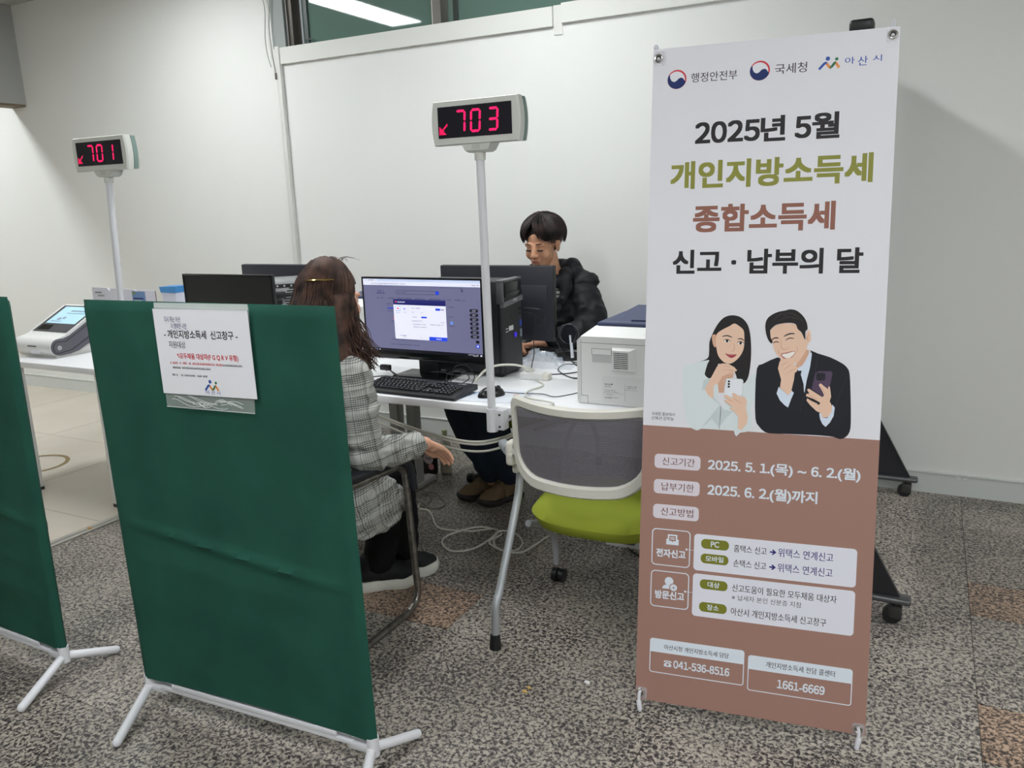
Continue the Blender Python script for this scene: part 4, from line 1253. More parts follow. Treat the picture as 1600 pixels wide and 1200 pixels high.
# ---------------------------------------------------------------- printers
pr_white = M('printer_white', (228, 228, 226), 0.45)
pr_blue = M('printer_blue_grey', (66, 74, 106), 0.5)
pr_line = M('printer_seam', (120, 120, 122), 0.6)
def make_printer(x, y, label, detail=True):
    """back panel faces -y, left edge at the origin"""
    t = thing('printer', (x, y, 0.72), label, 'printer')
    w, d, h = 0.43, 0.40, 0.245
    prof = [(0.0, 0.0), (0.0, 0.230), (0.012, 0.247), (0.075, 0.283), (0.10, 0.290), (0.36, 0.290), (d, 0.262), (d, 0.0)]
    mb = MB()
    mb.prism([(0.004, 0.002), (w - 0.004, 0.002), (w - 0.004, h - 0.012), (w - 0.02, h + 0.002), (0.02, h + 0.002), (0.004, h - 0.012)], lambda u, v, dd: (u, dd, v), 0.0, d)
    obj('body', mb, pr_white, t, local=True, ang=50)
    mb = MB()
    mb.prism([(0.0, 0.006), (0.0, h - 0.015), (0.012, h - 0.002), (0.012, 0.006)], lambda u, v, dd: (u, dd, v), -0.001, d + 0.001)
    obj('side_cover', mb, M('printer_side', (214, 214, 212), 0.5), t, local=True, ang=20)
    # top: white shoulder, blue-grey output tray
    mb = MB()
    mb.add([(0.012, 0.004, h), (w - 0.012, 0.004, h), (w - 0.012, 0.055, h + 0.032), (0.05, 0.055, h + 0.032), (0.012, d - 0.01, h), (w - 0.012, d - 0.01, h), (w - 0.03, d - 0.05, h + 0.03), (0.05, d - 0.05, h + 0.03)],
           [(0, 1, 2, 3), (1, 5, 6, 2), (5, 4, 7, 6), (4, 0, 3, 7), (3, 2, 6, 7), (0, 4, 5, 1)])
    obj('shoulder', mb, pr_white, t, local=True, ang=15)
    obj('output_tray', MB().bx(0.055, w - 0.032, 0.058, d - 0.055, h + 0.030, h + 0.046, bev=0.006).add([(0.08, 0.10, h + 0.046), (w - 0.04, 0.10, h + 0.046), (w - 0.06, d - 0.07, h + 0.075), (0.12, d - 0.07, h + 0.075), (0.08, d - 0.07, h + 0.046), (w - 0.04, d - 0.07, h + 0.046)], [(0, 1, 2, 3), (0, 3, 4), (1, 5, 2), (3, 2, 5, 4), (0, 4, 5, 1)]).bx(0.17, 0.26, 0.10, 0.105, h + 0.046, h + 0.052), pr_blue, t, local=True, ang=20)
    if detail:
        obj('seam_line', MB().bx(0.014, w - 0.01, -0.0006, 0.001, h - 0.0215, h - 0.020).bx(0.0145, 0.0157, -0.0006, 0.001, 0.032, h - 0.01).bx(0.0145, 0.040, -0.0006, 0.001, 0.030, 0.0315).bx(0.039, 0.0402, -0.0006, 0.001, 0.002, 0.0315), pr_line, t, local=True, smooth=False)
        hd = obj('handle_recess', MB().bx(0.056, 0.132, -0.0008, 0.002, 0.182, 0.205).mat(1).bx(0.058, 0.130, -0.0016, 0.001, 0.1835, 0.2035).mat(2).bx(0.058, 0.131, -0.0007, 0.002, 0.155, 0.181, bev=0.0005), [pr_line, pr_white, M('recess_grey', (196, 196, 196), 0.6)], t, local=True, smooth=False)
        mb = MB()
        mb.add([(0.134, 0.001, 0.212), (0.222, 0.001, 0.212), (0.222, 0.001, 0.128), (0.134, 0.001, 0.128), (0.140, -0.022, 0.205), (0.205, -0.022, 0.205), (0.205, -0.022, 0.136), (0.140, -0.022, 0.136)],
               [(4, 5, 6, 7), (0, 1, 5, 4), (1, 2, 6, 5), (2, 3, 7, 6), (3, 0, 4, 7)])
        v = obj('vent_box', mb, pr_white, t, local=True, ang=15)
        mb = MB()
        for k in range(9):
            for a in (0.147, 0.1735):
                mb.bx(a, a + 0.0255, -0.0228, -0.020, 0.142 + k * 0.0066, 0.1445 + k * 0.0066)
        obj('vent_slots', mb, M('slot_dark', (66, 66, 66), 0.6), v, local=True, smooth=False)
        mb = MB()
        P_ = lambda u, v: (u, -0.0010, v)
        mb.mat(1)
        for zz, x1 in ((0.074, 0.127), (0.068, 0.130), (0.056, 0.145), (0.050, 0.160)):
            blurred_line(mb, 0.104, zz, x1, 0.0026, P_, br, 0.15)
        for zz, x1 in ((0.040, 0.135), (0.030, 0.155), (0.027, 0.130)):
            blurred_line(mb, 0.112 if zz == 0.04 else 0.106, zz, x1, 0.0026, P_, br, 0.15)
        mb.poly([P_(*p) for p in disc(0.132, 0.079, 0.003, 14)]); blurred_line(mb, 0.104, 0.0775, 0.126, 0.004, P_, br, 0.0)
        mb.bx(0.100, 0.178, -0.0009, 0.001, 0.0462, 0.0466); mb.bx(0.180, 0.1805, -0.0009, 0.001, 0.020, 0.083); mb.bx(0.180, 0.23, -0.0009, 0.001, 0.062, 0.0625)
        blurred_line(mb, 0.188, 0.074, 0.225, 0.003, P_, br, 0.1); blurred_line(mb, 0.188, 0.068, 0.22, 0.003, P_, br, 0.1)
        mb.mat(0).bx(0.096, 0.300, -0.0005, 0.001, 0.012, 0.108)
        obj('rating_label', mb, [M('label_pale', (222, 222, 220), 0.5), M('label_ink', (90, 90, 94), 0.6)], t, local=True, smooth=False)
    return t
make_printer(-1.100, 2.625, 'white laser printer with a blue-grey top beside the banner')
make_printer(-2.66, 3.12, 'white printer mostly hidden between the woman and the lit monitor', detail=False)

# ---------------------------------------------------------------- keyboards, mouse, pad
def make_keyboard(x, y, rz, label, z=0.72, mark=True):
    t = thing('keyboard', (x, y, z), label, 'keyboard', None, rz)
    w, d = 0.455, 0.165
    mb = MB()
    mb.prism([(0, 0.004), (d, 0.012), (d, 0.032), (d - 0.03, 0.030), (0.012, 0.018), (0, 0.012)], lambda u, v, dd: (dd, u, v), -w / 2, w / 2)
    obj('case', mb, black_plastic, t, local=True, ang=30)
    mb = MB()
    kr = random.Random(5)
    def zt(v):
        return 0.0175 + (v - 0.012) * 0.095
    def key(u, v, kw, kh=0.0155):
        z0_ = zt(v)
        mb.mat(0)
        b, tp = 0.0, 0.0022
        vs = [(u, v, z0_), (u + kw, v, z0_), (u + kw, v + kh, z0_ + 0.0014), (u, v + kh, z0_ + 0.0014),
              (u + tp, v + tp, z0_ + 0.008), (u + kw - tp, v + tp, z0_ + 0.008), (u + kw - tp, v + kh - tp, z0_ + 0.0092), (u + tp, v + kh - tp, z0_ + 0.0092)]
        mb.add(vs, [(4, 5, 6, 7), (0, 1, 5, 4), (1, 2, 6, 5), (2, 3, 7, 6), (3, 0, 4, 7)])
        mb.mat(1)
        mb.add([(u + 0.004, v + 0.008, z0_ + 0.0090), (u + 0.0075, v + 0.008, z0_ + 0.0090), (u + 0.0075, v + 0.0115, z0_ + 0.0094), (u + 0.004, v + 0.0115, z0_ + 0.0094)], [(0, 1, 2, 3)])
    p = 0.0188
    rows = [(0.014, [1.25, 1.25, 1.25, 5.5, 1.25, 1.25, 1.25, 1.5]), (0.014 + p, [2.25] + [1] * 10 + [2.25]), (0.014 + 2 * p, [1.75] + [1] * 11 + [1.75]), (0.014 + 3 * p, [1.5] + [1] * 12 + [1.0]), (0.014 + 4 * p, [1] * 13 + [1.5]), (0.016 + 5.25 * p, [1, 0, 1, 1, 1, 1, 0, 1, 1, 1, 1, 0, 1, 1])]
    for v, ks in rows:
        u = -w / 2 + 0.012
        for k in ks:
            kw = (k if k else 0.45) * p
            if k:
                key(u, v, kw - 0.0022)
            u += kw
    for v, ks in ((0.014, [1, 1, 1]), (0.014 + p, [0, 1, 0]), (0.014 + 3 * p, [1, 1, 1]), (0.014 + 4 * p, [1, 1, 1]), (0.016 + 5.25 * p, [1, 1, 1])):
        u = -w / 2 + 0.012 + 14.9 * p
        for k in ks:
            if k:
                key(u, v, p - 0.0022)
            u += p
    for j in range(5):
        u = -w / 2 + 0.012 + 18.2 * p
        for k in range(4):
            key(u, 0.014 + j * p, p - 0.0022); u += p
    obj('keys', mb, [M('key_black', (26, 26, 28), 0.45), M('key_legend', (178, 178, 180), 0.5)], t, local=True, smooth=False)
    if mark:
        mb = MB()
        text(mb, 'ATEC', w / 2 - 0.075, 0.137, w / 2 - 0.035, 0.147, lambda u, v: (u, v, 0.0318 + (v - 0.137) * 0.07), 0.02)
        obj('maker_mark', mb, M('mark_silver', (210, 210, 212), 0.4), t, local=True, smooth=False)
    return t
make_keyboard(-1.765, 2.492, R(-2.5), 'black keyboard on the front desk below the lit monitor')
make_keyboard(-1.77, 3.565, PI + R(2), 'black keyboard under the hands of the man', mark=False)
mbp = MB().mat(0).prism([(-1.552, 2.497), (-1.338, 2.525), (-1.312, 2.70), (-1.335, 2.722), (-1.515, 2.70)], lambda u, v, d: (u, v, d), 0.7202, 0.7225)
mbp.mat(1).prism([(-1.552, 2.4985), (-1.545, 2.4995), (-1.509, 2.70), (-1.515, 2.70)], lambda u, v, d: (u, v, d), 0.7226, 0.7228)
mbp.mat(2).prism([(-1.372, 2.64), (-1.352, 2.645), (-1.352, 2.652), (-1.372, 2.648)], lambda u, v, d: (u, v, d), 0.7226, 0.7228)
tag(obj('mouse_pad', mbp, [M('pad_pale', (214, 218, 226), 0.6), M('pad_blue', (96, 150, 210), 0.6), M('pad_red', (200, 60, 60), 0.6)], smooth=False, origin=(-1.43, 2.61, 0.7202)), 'pale mouse pad with a blue edge under the black mouse', 'mouse pad')
t = thing('computer_mouse', (-1.445, 2.60, 0.7229), 'black computer mouse on the pale mouse pad behind the white pole', 'mouse', None, R(-38))
mb = MB()
mb.ell((0, 0, 0.0), (0.031, 0.056, 0.038), nu=28, nv=18)
mb.v = [(x, y, max(z, 0.0005)) for x, y, z in mb.v]
ms = obj('body', mb, M('mouse_black', (24, 24, 26), 0.25), t, local=True, ang=80)
obj('scroll_wheel', MB().cyl((-0.003, 0.030, 0.030), (0.003, 0.030, 0.030), 0.008, seg=16), dark_grey, t, local=True)
obj('button_gap', MB().tube([(0, y_, 0.038 * math.sqrt(1 - (y_ / 0.056) ** 2) + 0.0001) for y_ in (0.014, 0.022, 0.030, 0.038, 0.045, 0.050)], 0.0008, 6), black_cable, t, local=True)
obj('cable', MB().tube(catmull([(0, 0.054, 0.008), (0.03, 0.10, 0.004), (0.09, 0.17, 0.004), (0.16, 0.20, 0.004), (0.22, 0.30, 0.03), (0.20, 0.37, 0.05), (0.10, 0.36, 0.08)], 8), 0.0019, 6), black_cable, t, local=True)

# ---------------------------------------------------------------- small things on the desks
# white plug adapter with leads
t = thing('power_adapter', (-1.43, 2.935, 0.72), 'white box-shaped plug adapter lying on the desk beside the black tower', 'adapter', None, R(4))
obj('body', MB().box((0, 0, 0.014), (0.10, 0.05, 0.028), bev=0.004), white_plastic, t, local=True)
obj('end_cap', MB().box((0.062, 0, 0.013), (0.03, 0.044, 0.026), bev=0.004), warm_white, t, local=True)
mb = MB()
tag(obj('white_lead', MB().tube(catmull([(-1.60, 2.74, 0.735), (-1.55, 2.78, 0.79), (-1.46, 2.82, 0.80), (-1.40, 2.88, 0.77), (-1.46, 2.93, 0.755)], 10), 0.0048, 8).tube(catmull([(-1.40, 2.90, 0.7245), (-1.33, 2.82, 0.7245), (-1.34, 2.70, 0.7265), (-1.30, 2.62, 0.7245), (-1.18, 2.58, 0.7245), (-1.19, 2.53, 0.7245), (-1.30, 2.50, 0.7245)], 10), 0.0032, 8), white_cable, origin=(-1.45, 2.8, 0.72)),
    'white lead arching from the keyboard past the pole to the plug adapter', 'cable')
# crumpled clear bag
mb = MB()
cr = random.Random(21)
nx, ny_ = 14, 12
vs = []
for j in range(ny_ + 1):
    for i in range(nx + 1):
        u, v = i / nx, j / ny_
        hgt = 0.075 * (math.sin(PI * min(1, u * 1.2)) * (1 - u * 0.45)) * math.sin(PI * v) ** 0.6
        vs.append((-1.62 + 0.27 * u + cr.uniform(-0.008, 0.008), 3.13 + 0.13 * v + cr.uniform(-0.008, 0.008), 0.7215 + max(0, hgt + cr.uniform(-0.018, 0.018) * (hgt > 0.01))))
fs = [(j * (nx + 1) + i, j * (nx + 1) + i + 1, (j + 1) * (nx + 1) + i + 1, (j + 1) * (nx + 1) + i) for j in range(ny_) for i in range(nx)]
tag(obj('plastic_bag', mb.add(vs, fs), M('crumpled_film', (215, 222, 232), 0.10, alpha=0.30), ang=10, origin=(-1.5, 3.2, 0.7205)), 'crumpled clear plastic bag on the desk behind the black tower', 'bag')
# round disc stand with white arm on a black base
t = thing('disc_stand', (-1.46, 3.375, 0.72), 'small stand with a white arm and dark round disc beside the printer', 'stand')
obj('base', MB().cyl((-1.455, 3.375, 0.72), (-1.455, 3.375, 0.742), 0.062, 0.058, 32), black_plastic, t)
obj('arm', MB().tube([(-1.418, 3.33, 0.735), (-1.425, 3.333, 0.80), (-1.431, 3.336, 0.838)], [0.0115, 0.0095, 0.007], 12, flat=0.6), M('stand_white', (220, 224, 232), 0.35), t)
obj('disc', MB().tube([(-1.439, 3.348, 0.842), (-1.441, 3.343, 0.843)], [0.045, 0.045], 36).mat(1).tube([V((-1.440, 3.345, 0.8425)) + V((math.cos(a) * 0.045, 0.007 * math.cos(a), math.sin(a) * 0.045)) for a in [2 * PI * k / 32 for k in range(32)]], 0.0022, 6, closed=True), [M('disc_dark', (34, 34, 40), 0.12), M('disc_rim', (90, 90, 96), 0.3)], t)
tag(obj('pen', MB().cyl((-1.56, 3.40, 0.7255), (-1.525, 3.36, 0.7255), 0.0045, seg=10), silver, origin=(-1.42, 3.32, 0.721)), 'silver pen on the desk beside the round disc stand', 'pen')
# black leads: from the tower front and loose coils
t1 = MB().tube(catmull([(xf + 0.004, 3.055, 0.995), (xf + 0.06, 3.05, 0.998), (xf + 0.115, 3.06, 0.985), (xf + 0.10, 3.07, 0.93), (xf + 0.055, 3.09, 0.90), (xf + 0.065, 3.06, 0.80), (xf + 0.075, 3.02, 0.727), (xf + 0.16, 3.02, 0.7235), (xf + 0.25, 3.10, 0.7235), (xf + 0.24, 3.22, 0.7235), (xf + 0.14, 3.24, 0.7235), (xf + 0.15, 3.12, 0.7235), (xf + 0.27, 2.99, 0.7235), (xf + 0.33, 3.06, 0.7235), (xf + 0.26, 3.24, 0.7235), (xf + 0.15, 3.29, 0.7235)], 10), 0.0022, 6)
t1.tube(catmull([(xf + 0.004, 3.055, 0.975), (xf + 0.07, 3.05, 0.972), (xf + 0.14, 3.07, 0.90), (xf + 0.19, 3.10, 0.80), (xf + 0.26, 3.13, 0.728), (xf + 0.34, 3.10, 0.7235), (xf + 0.36, 3.0, 0.7235), (xf + 0.28, 2.98, 0.7235)], 10), 0.0022, 6)
tag(obj('usb_leads', t1, black_cable, origin=(xf, 3.05, 0.72)), 'thin black leads plugged into the front of the black tower', 'cable')
# tangle under the lit monitor
mb = MB()
for pts, r_ in (([(-2.10, 2.735, 0.7235), (-2.02, 2.72, 0.735), (-1.95, 2.745, 0.7235), (-1.86, 2.72, 0.727), (-1.80, 2.70, 0.7235)], 0.0024),
            ([(-2.12, 2.86, 0.7235), (-2.06, 2.78, 0.76), (-1.98, 2.74, 0.735), (-1.90, 2.71, 0.7235)], 0.003),
            ([(-2.04, 2.735, 0.725), (-2.0, 2.69, 0.7235), (-1.96, 2.70, 0.73), (-1.98, 2.745, 0.735), (-2.05, 2.77, 0.755)], 0.0024),
            ([(-1.71, 2.735, 0.7235), (-1.69, 2.74, 0.79), (-1.64, 2.75, 0.80), (-1.60, 2.745, 0.76), (-1.60, 2.72, 0.728), (-1.56, 2.68, 0.7235)], 0.0022),
            ([(-1.70, 2.70, 0.7235), (-1.72, 2.73, 0.76), (-1.66, 2.74, 0.785), (-1.62, 2.735, 0.75), (-1.66, 2.70, 0.7235)], 0.0022),
            ([(-1.80, 2.735, 0.765), (-1.74, 2.725, 0.77), (-1.68, 2.715, 0.765), (-1.60, 2.72, 0.775)], 0.0016)):
    mb.tube(catmull(pts, 10), r_, 6)
tag(obj('cable_tangle', mb, black_cable, origin=(-1.9, 2.73, 0.72)), 'tangle of thin black cables between the lit monitor and its keyboard', 'cable')
tag(obj('cable_connector', MB().box((-2.035, 2.74, 0.768), (0.05, 0.02, 0.024), bev=0.004), black_plastic, origin=(-2.035, 2.74, 0.756)), 'black cable connector left of the monitor beside the woman\'s hair', 'connector')
# cables slung under the front desk edge
mb = MB()
for k, (za, zb_, zc_) in enumerate(((0.600, 0.585, 0.64), (0.592, 0.575, 0.632), (0.57, 0.548, 0.615))):
    mb.tube(catmull([(-2.30, 2.66 - 0.01 * k, 0.63), (-1.95, 2.55, za + 0.012), (-1.70, 2.50, zb_), (-1.47, 2.455, zb_ - 0.004), (-1.36, 2.50, zb_ + 0.008), (-1.24, 2.56, zc_), (-1.0, 2.9, 0.66)], 10), 0.0046, 8)
tag(obj('slung_cables', mb, M('cable_pale', (186, 184, 174), 0.5), origin=(-1.6, 2.5, 0.58)), 'pale cables slung loosely along below the front desk edge', 'cable')
# ---------------------------------------------------------------- chairs
lime = M('lime_fabric', (150, 160, 54), 0.85, spec=0.2, bump=(600, 0.2, 0.0005))
frame_white = M('chair_frame_white', (214, 210, 200), 0.45)
leg_silver = M('chair_leg_silver', (170, 173, 176), 0.4, 0.35)
net = bpy.data.materials.new('grey_netting')
net.use_nodes = True
nt = net.node_tree
bs = nt.nodes['Principled BSDF']
bs.inputs['Base Color'].default_value = rgb((104, 100, 108)); bs.inputs['Roughness'].default_value = 0.7
tcn = nt.nodes.new('ShaderNodeTexCoord'); sepn = nt.nodes.new('ShaderNodeSeparateXYZ')
nt.links.new(tcn.outputs['Object'], sepn.inputs[0])
def mth(op, a, b=None):
    n = nt.nodes.new('ShaderNodeMath'); n.operation = op
    for i, x in enumerate((a, b)):
        if x is None:
            continue
        if isinstance(x, (int, float)):
            n.inputs[i].default_value = x
        else:
            nt.links.new(x, n.inputs[i])
    return n.outputs[0]
# rows of woven slits that sag in the middle of the back
arch = mth('MULTIPLY', mth('MULTIPLY', sepn.outputs['X'], sepn.outputs['X']), -0.22)
zz = mth('ADD', sepn.outputs['Z'], arch)
sl = mth('LESS_THAN', mth('FRACT', mth('MULTIPLY', zz, 190.0)), 0.34)
sx_ = mth('LESS_THAN', mth('FRACT', mth('MULTIPLY', sepn.outputs['X'], 260.0)), 0.72)
hole = mth('MULTIPLY', sl, sx_)
al = mth('SUBTRACT', 1.0, mth('MULTIPLY', hole, 0.45))
nt.links.new(al, bs.inputs['Alpha'])
MATS['grey_netting'] = net

def make_mesh_chair(loc, rz, label):
    """origin on the floor at the centre; sitter faces +y"""
    t = thing('mesh_back_chair', loc, label, 'chair', 'mesh back chairs with lime seats', rz)
    # back frame: a rounded loop bent around the sitter
    def bend(u, z):
        return V((u, -0.125 + 0.082 * (u / 0.246) ** 2 + 0.02 * (z - 0.69), z))
    def loop(x, ztop, zbot, rt, rb, n=7):
        out = []
        for cx, cz, r_, a0 in ((x - rt, ztop - rt, rt, 0), (-x + rt, ztop - rt, rt, 90), (-x + rb + 0.012, zbot + rb, rb, 180), (x - rb - 0.012, zbot + rb, rb, 270)):
            for k in range(n + 1):
                a = R(a0 + 90 * k / n)
                out.append((cx + r_ * math.cos(a), cz + r_ * math.sin(a)))
        # densify so the long sides follow the bend
        den = []
        for i in range(len(out)):
            a, b = out[i], out[(i + 1) % len(out)]
            m = max(1, int(math.hypot(b[0] - a[0], b[1] - a[1]) / 0.02))
            for k in range(m):
                den.append((a[0] + (b[0] - a[0]) * k / m, a[1] + (b[1] - a[1]) * k / m))
        return den
    sag = lambda u, z: z + (0.010 * (u / 0.246) ** 2 if z > 0.69 else 0.012 * (u / 0.246) ** 2)
    outer = loop(0.246, 0.824, 0.540, 0.030, 0.100)
    n = len(outer)
    inner = []
    for (u, z) in outer:
        cu, cz = 0.0, 0.69
        wx = 0.026 if abs(u) > 0.2 else 0.026
        iu = u * (0.246 - 0.024) / 0.246
        iz = cz + (z - cz) * ((0.134 - 0.030) / 0.134 if z > cz else (0.150 - 0.040) / 0.150)
        inner.append((iu, iz))
    vs, fs = [], []
    for (ou, oz), (iu, iz) in zip(outer, inner):
        o3, i3 = bend(ou, sag(ou, oz)), bend(iu, sag(iu, iz))
        dy = V((0, 1, 0))
        e = (o3 - i3) * 0.16
        vs += [o3 - dy * 0.004, o3 - e - dy * 0.013, i3 + e - dy * 0.013, i3 - dy * 0.004, i3 + dy * 0.010, o3 + dy * 0.010]
    for i in range(n):
        j = (i + 1) % n
        for k in range(6):
            fs.append((i * 6 + k, i * 6 + (k + 1) % 6, j * 6 + (k + 1) % 6, j * 6 + k))
    mb = MB(); mb.add(vs, fs)
    bk = obj('back_frame', mb, frame_white, t, local=True, ang=35)
    # netting fills the loop
    mb = MB()
    c = bend(0, 0.69)
    rings = 8
    vs, fs = [], []
    for q in range(rings + 1):
        f = 1 - q / rings * 0.97
        for (iu, iz) in inner:
            u, z = iu * 1.03 * f, 0.69 + (iz - 0.69) * 1.03 * f
            vs.append(bend(u, sag(u, z)) + V((0, 0.002, 0)))
    for q in range(rings):
        for i in range(n):
            fs.append((q * n + i, q * n + (i + 1) % n, (q + 1) * n + (i + 1) % n, (q + 1) * n + i))
    fs.append(tuple(rings * n + i for i in range(n)))
    mb.add(vs, fs)
    obj('netting', mb, net, bk, local=True, ang=80)
    # seat cushion
    mb = MB()
    nx, ny_ = 26, 26
    top, bot = [], []
    for j in range(ny_ + 1):
        for i in range(nx + 1):
            u, v = -1 + 2 * i / nx, -1 + 2 * j / ny_
            r4 = (abs(u) ** 3.2 + abs(v) ** 3.2)
            rr = max(1.0, r4 ** (1 / 3.2))
            # squircle mapping
            m = max(abs(u), abs(v), 1e-6)
            k = m / max((abs(u) ** 3.4 + abs(v) ** 3.4) ** (1 / 3.4), 1e-6)
            uu_, vv_ = u * k, v * k
            e = max(0.0, 1 - m ** 2.6) ** 0.5
            x, y = uu_ * 0.243, 0.195 + vv_ * 0.235
            edge = 0.395 + 0.0 * v
            top.append((x, y, edge + 0.062 * e + 0.008 * u * u - 0.012 * max(0, v) ** 2))
            bot.append((x * 0.97, y, edge - 0.066 * e ** 0.7))
    N = (nx + 1) * (ny_ + 1)
    fs = []
    for j in range(ny_):
        for i in range(nx):
            a = j * (nx + 1) + i
            fs.append((a, a + 1, a + nx + 2, a + nx + 1))
            fs.append((N + a, N + a + nx + 1, N + a + nx + 2, N + a + 1))
    rim = [i for i in range(nx + 1)] + [j * (nx + 1) + nx for j in range(1, ny_ + 1)] + [ny_ * (nx + 1) + i for i in range(nx - 1, -1, -1)] + [j * (nx + 1) for j in range(ny_ - 1, 0, -1)]
    for k in range(len(rim)):
        a, b = rim[k], rim[(k + 1) % len(rim)]
        fs.append((a, N + a, N + b, b))
    mb.add(top + bot, fs)
    obj('seat', mb, lime, t, local=True, ang=60)
    obj('seat_pan', MB().box((0, 0.19, 0.345), (0.30, 0.32, 0.02), bev=0.006), M('seat_pan_grey', (70, 70, 72), 0.6), t, local=True)
    for s in (-1, 1):
        x = s * 0.252
        lg = obj('leg', MB().tube(catmull([(x, -0.203, 0.015), (x, -0.195, 0.13), (x, -0.182, 0.165), (x, -0.155, 0.20), (x, -0.03, 0.42), (x, 0.0, 0.48), (x, 0.02, 0.55)], 6), 0.0135, 14, flat=1.0), leg_silver, t, local=True)
        obj('leg_tip', MB().tube([(x, -0.206, 0.0), (x, -0.204, 0.05)], [0.0205, 0.0165], 16), black_plastic, lg, local=True)
        lg = obj('leg', MB().tube(catmull([(x, 0.292, 0.085), (x, 0.29, 0.16), (x, 0.26, 0.22), (x * 0.97, 0.16, 0.30), (x * 0.97, 0.05, 0.345)], 6), 0.012, 14), leg_silver, t, local=True)
        cs_ = obj('castor', MB().cyl((x + 0.004, 0.318, 0.0265), (x + 0.024, 0.318, 0.0265), 0.0265, seg=24).cyl((x - 0.024, 0.318, 0.0265), (x - 0.004, 0.318, 0.0265), 0.0265, seg=24), black_plastic, lg, local=True)
        ar = obj('armrest_pivot', MB().box((s * 0.254, -0.035, 0.63), (0.030, 0.05, 0.085), bev=0.012, seg=3).cyl((s * 0.24, -0.045, 0.625), (s * 0.258, -0.045, 0.625), 0.017, seg=20).box((s * 0.252, 0.0, 0.575), (0.024, 0.05, 0.05), bev=0.01), frame_white, t, local=True)
        obj('armrest', MB().tube([(s * 0.26, -0.045, 0.638), (s * 0.29, -0.01, 0.638), (s * 0.312, 0.015, 0.638)], [0.0190, 0.0190, 0.0180], 18), M('armrest_grey', (138, 142, 146), 0.5), ar, local=True)
        obj('pivot_screw', MB().cyl((s * 0.236, -0.052, 0.64), (s * 0.236, -0.059, 0.64), 0.009, seg=16), frame_white, ar, local=True)
    return t
make_mesh_chair((-0.934, 2.298, 0), R(0), 'mesh back chair with lime seat standing empty in front of the printer')
make_mesh_chair((-1.80, 3.775, 0), PI, 'mesh back chair that the man in the black jacket sits on')

# the woman's cantilever armchair
t = thing('cantilever_armchair', (-1.85, 1.95, 0), 'black armchair with steel tube frame that the woman sits on', 'chair')
black_seat = M('armchair_black', (34, 34, 36), 0.6, bump=(300, 0.15, 0.0006))
def side(x, s):
    return catmull([(x - 0.05 * s, 1.715, 0.93), (x - 0.01 * s, 1.735, 0.78), (x, 1.775, 0.62), (x, 1.83, 0.588), (x, 2.09, 0.572), (x, 2.145, 0.567), (x, 2.178, 0.542), (x, 2.188, 0.50), (x, 2.213, 0.13), (x, 2.218, 0.085), (x, 2.205, 0.042), (x, 2.16, 0.018), (x, 2.10, 0.0145), (x, 1.66, 0.0145)], 6)
obj('frame_tube', MB().tube(side(-1.572, 1), 0.0128, 14), worn_steel, t)
obj('frame_tube', MB().tube(side(-2.128, -1), 0.0128, 14), worn_steel, t)
obj('floor_bar', MB().cyl((-2.128, 1.66, 0.0145), (-1.572, 1.66, 0.0145), 0.0128, seg=14), worn_steel, t)
obj('seat_bar', MB().cyl((-2.128, 2.19, 0.40), (-1.572, 2.19, 0.40), 0.011, seg=14).cyl((-2.128, 1.80, 0.41), (-1.572, 1.80, 0.41), 0.011, seg=14), worn_steel, t)
for x, s in ((-1.572, 1), (-2.128, -1)):
    pts = catmull([(x, 1.80, 0.618), (x, 1.88, 0.612), (x, 2.02, 0.603), (x, 2.12, 0.594), (x, 2.165, 0.580), (x + 0.010 * s, 2.192, 0.555), (x + 0.018 * s, 2.206, 0.47)], 6)
    obj('armrest', MB().tube(pts, [0.029] * (len(pts) - 12) + [0.029 - 0.0009 * k for k in range(12)], 14, flat=0.62), M('armrest_black', (34, 36, 42), 0.4), t)
obj('seat', MB().box((-1.85, 1.985, 0.415), (0.49, 0.46, 0.05), bev=0.02, seg=3), black_seat, t)
obj('backrest', MB().box((-1.85, 1.715, 0.74), (0.47, 0.04, 0.40), bev=0.016, seg=3), black_seat, t)

# ---------------------------------------------------------------- touch terminal on the counter
t = thing('touch_terminal', (-4.165, 2.70, 0.72), 'white desktop touch terminal with sloping screen on the white counter', 'terminal')
kx0, kx1 = -4.335, -4.012
def arc(cy, cz, r_, a0, a1, n=10):
    return [(cy + r_ * math.cos(R(a0 + (a1 - a0) * k / n)), cz + r_ * math.sin(R(a0 + (a1 - a0) * k / n))) for k in range(n + 1)]
prof = arc(2.592, 0.775, 0.046, 265, 90, 14) + [(2.635, 0.830), (2.66, 0.843), (2.865, 0.953), (2.89, 0.955), (2.905, 0.94), (2.88, 0.86), (2.80, 0.80), (2.70, 0.745)]
obj('shell', MB().prism(prof, lambda u, v, d: (d, u, v), kx0, kx1 - 0.006), white_plastic, t, ang=30)
prof2 = arc(2.592, 0.775, 0.043, 270, 90, 14) + [(2.625, 0.818), (2.66, 0.828), (2.865, 0.935), (2.885, 0.85), (2.80, 0.79), (2.70, 0.742), (2.65, 0.733)]
sp = obj('side_panel', MB().prism(prof2, lambda u, v, d: (d, u, v), kx1 - 0.007, kx1 + 0.001), M('terminal_grey', (92, 90, 98), 0.5), t, ang=30)
c0 = arc(2.592, 0.775, 0.032, 250, 110, 10) + [(2.63, 0.80), (2.66, 0.815), (2.86, 0.915)]
obj('side_groove', MB().tube([(kx1 + 0.001, a, b) for a, b in c0] , 0.0025, 6).tube([(kx1 + 0.001, 2.581, 0.745), (kx1 + 0.001, 2.66, 0.752), (kx1 + 0.001, 2.86, 0.85)], 0.0025, 6), dark_grey, sp)
obj('side_cap', MB().cyl((kx1, 2.592, 0.773), (kx1 + 0.004, 2.592, 0.773), 0.012, seg=22), silver, sp)
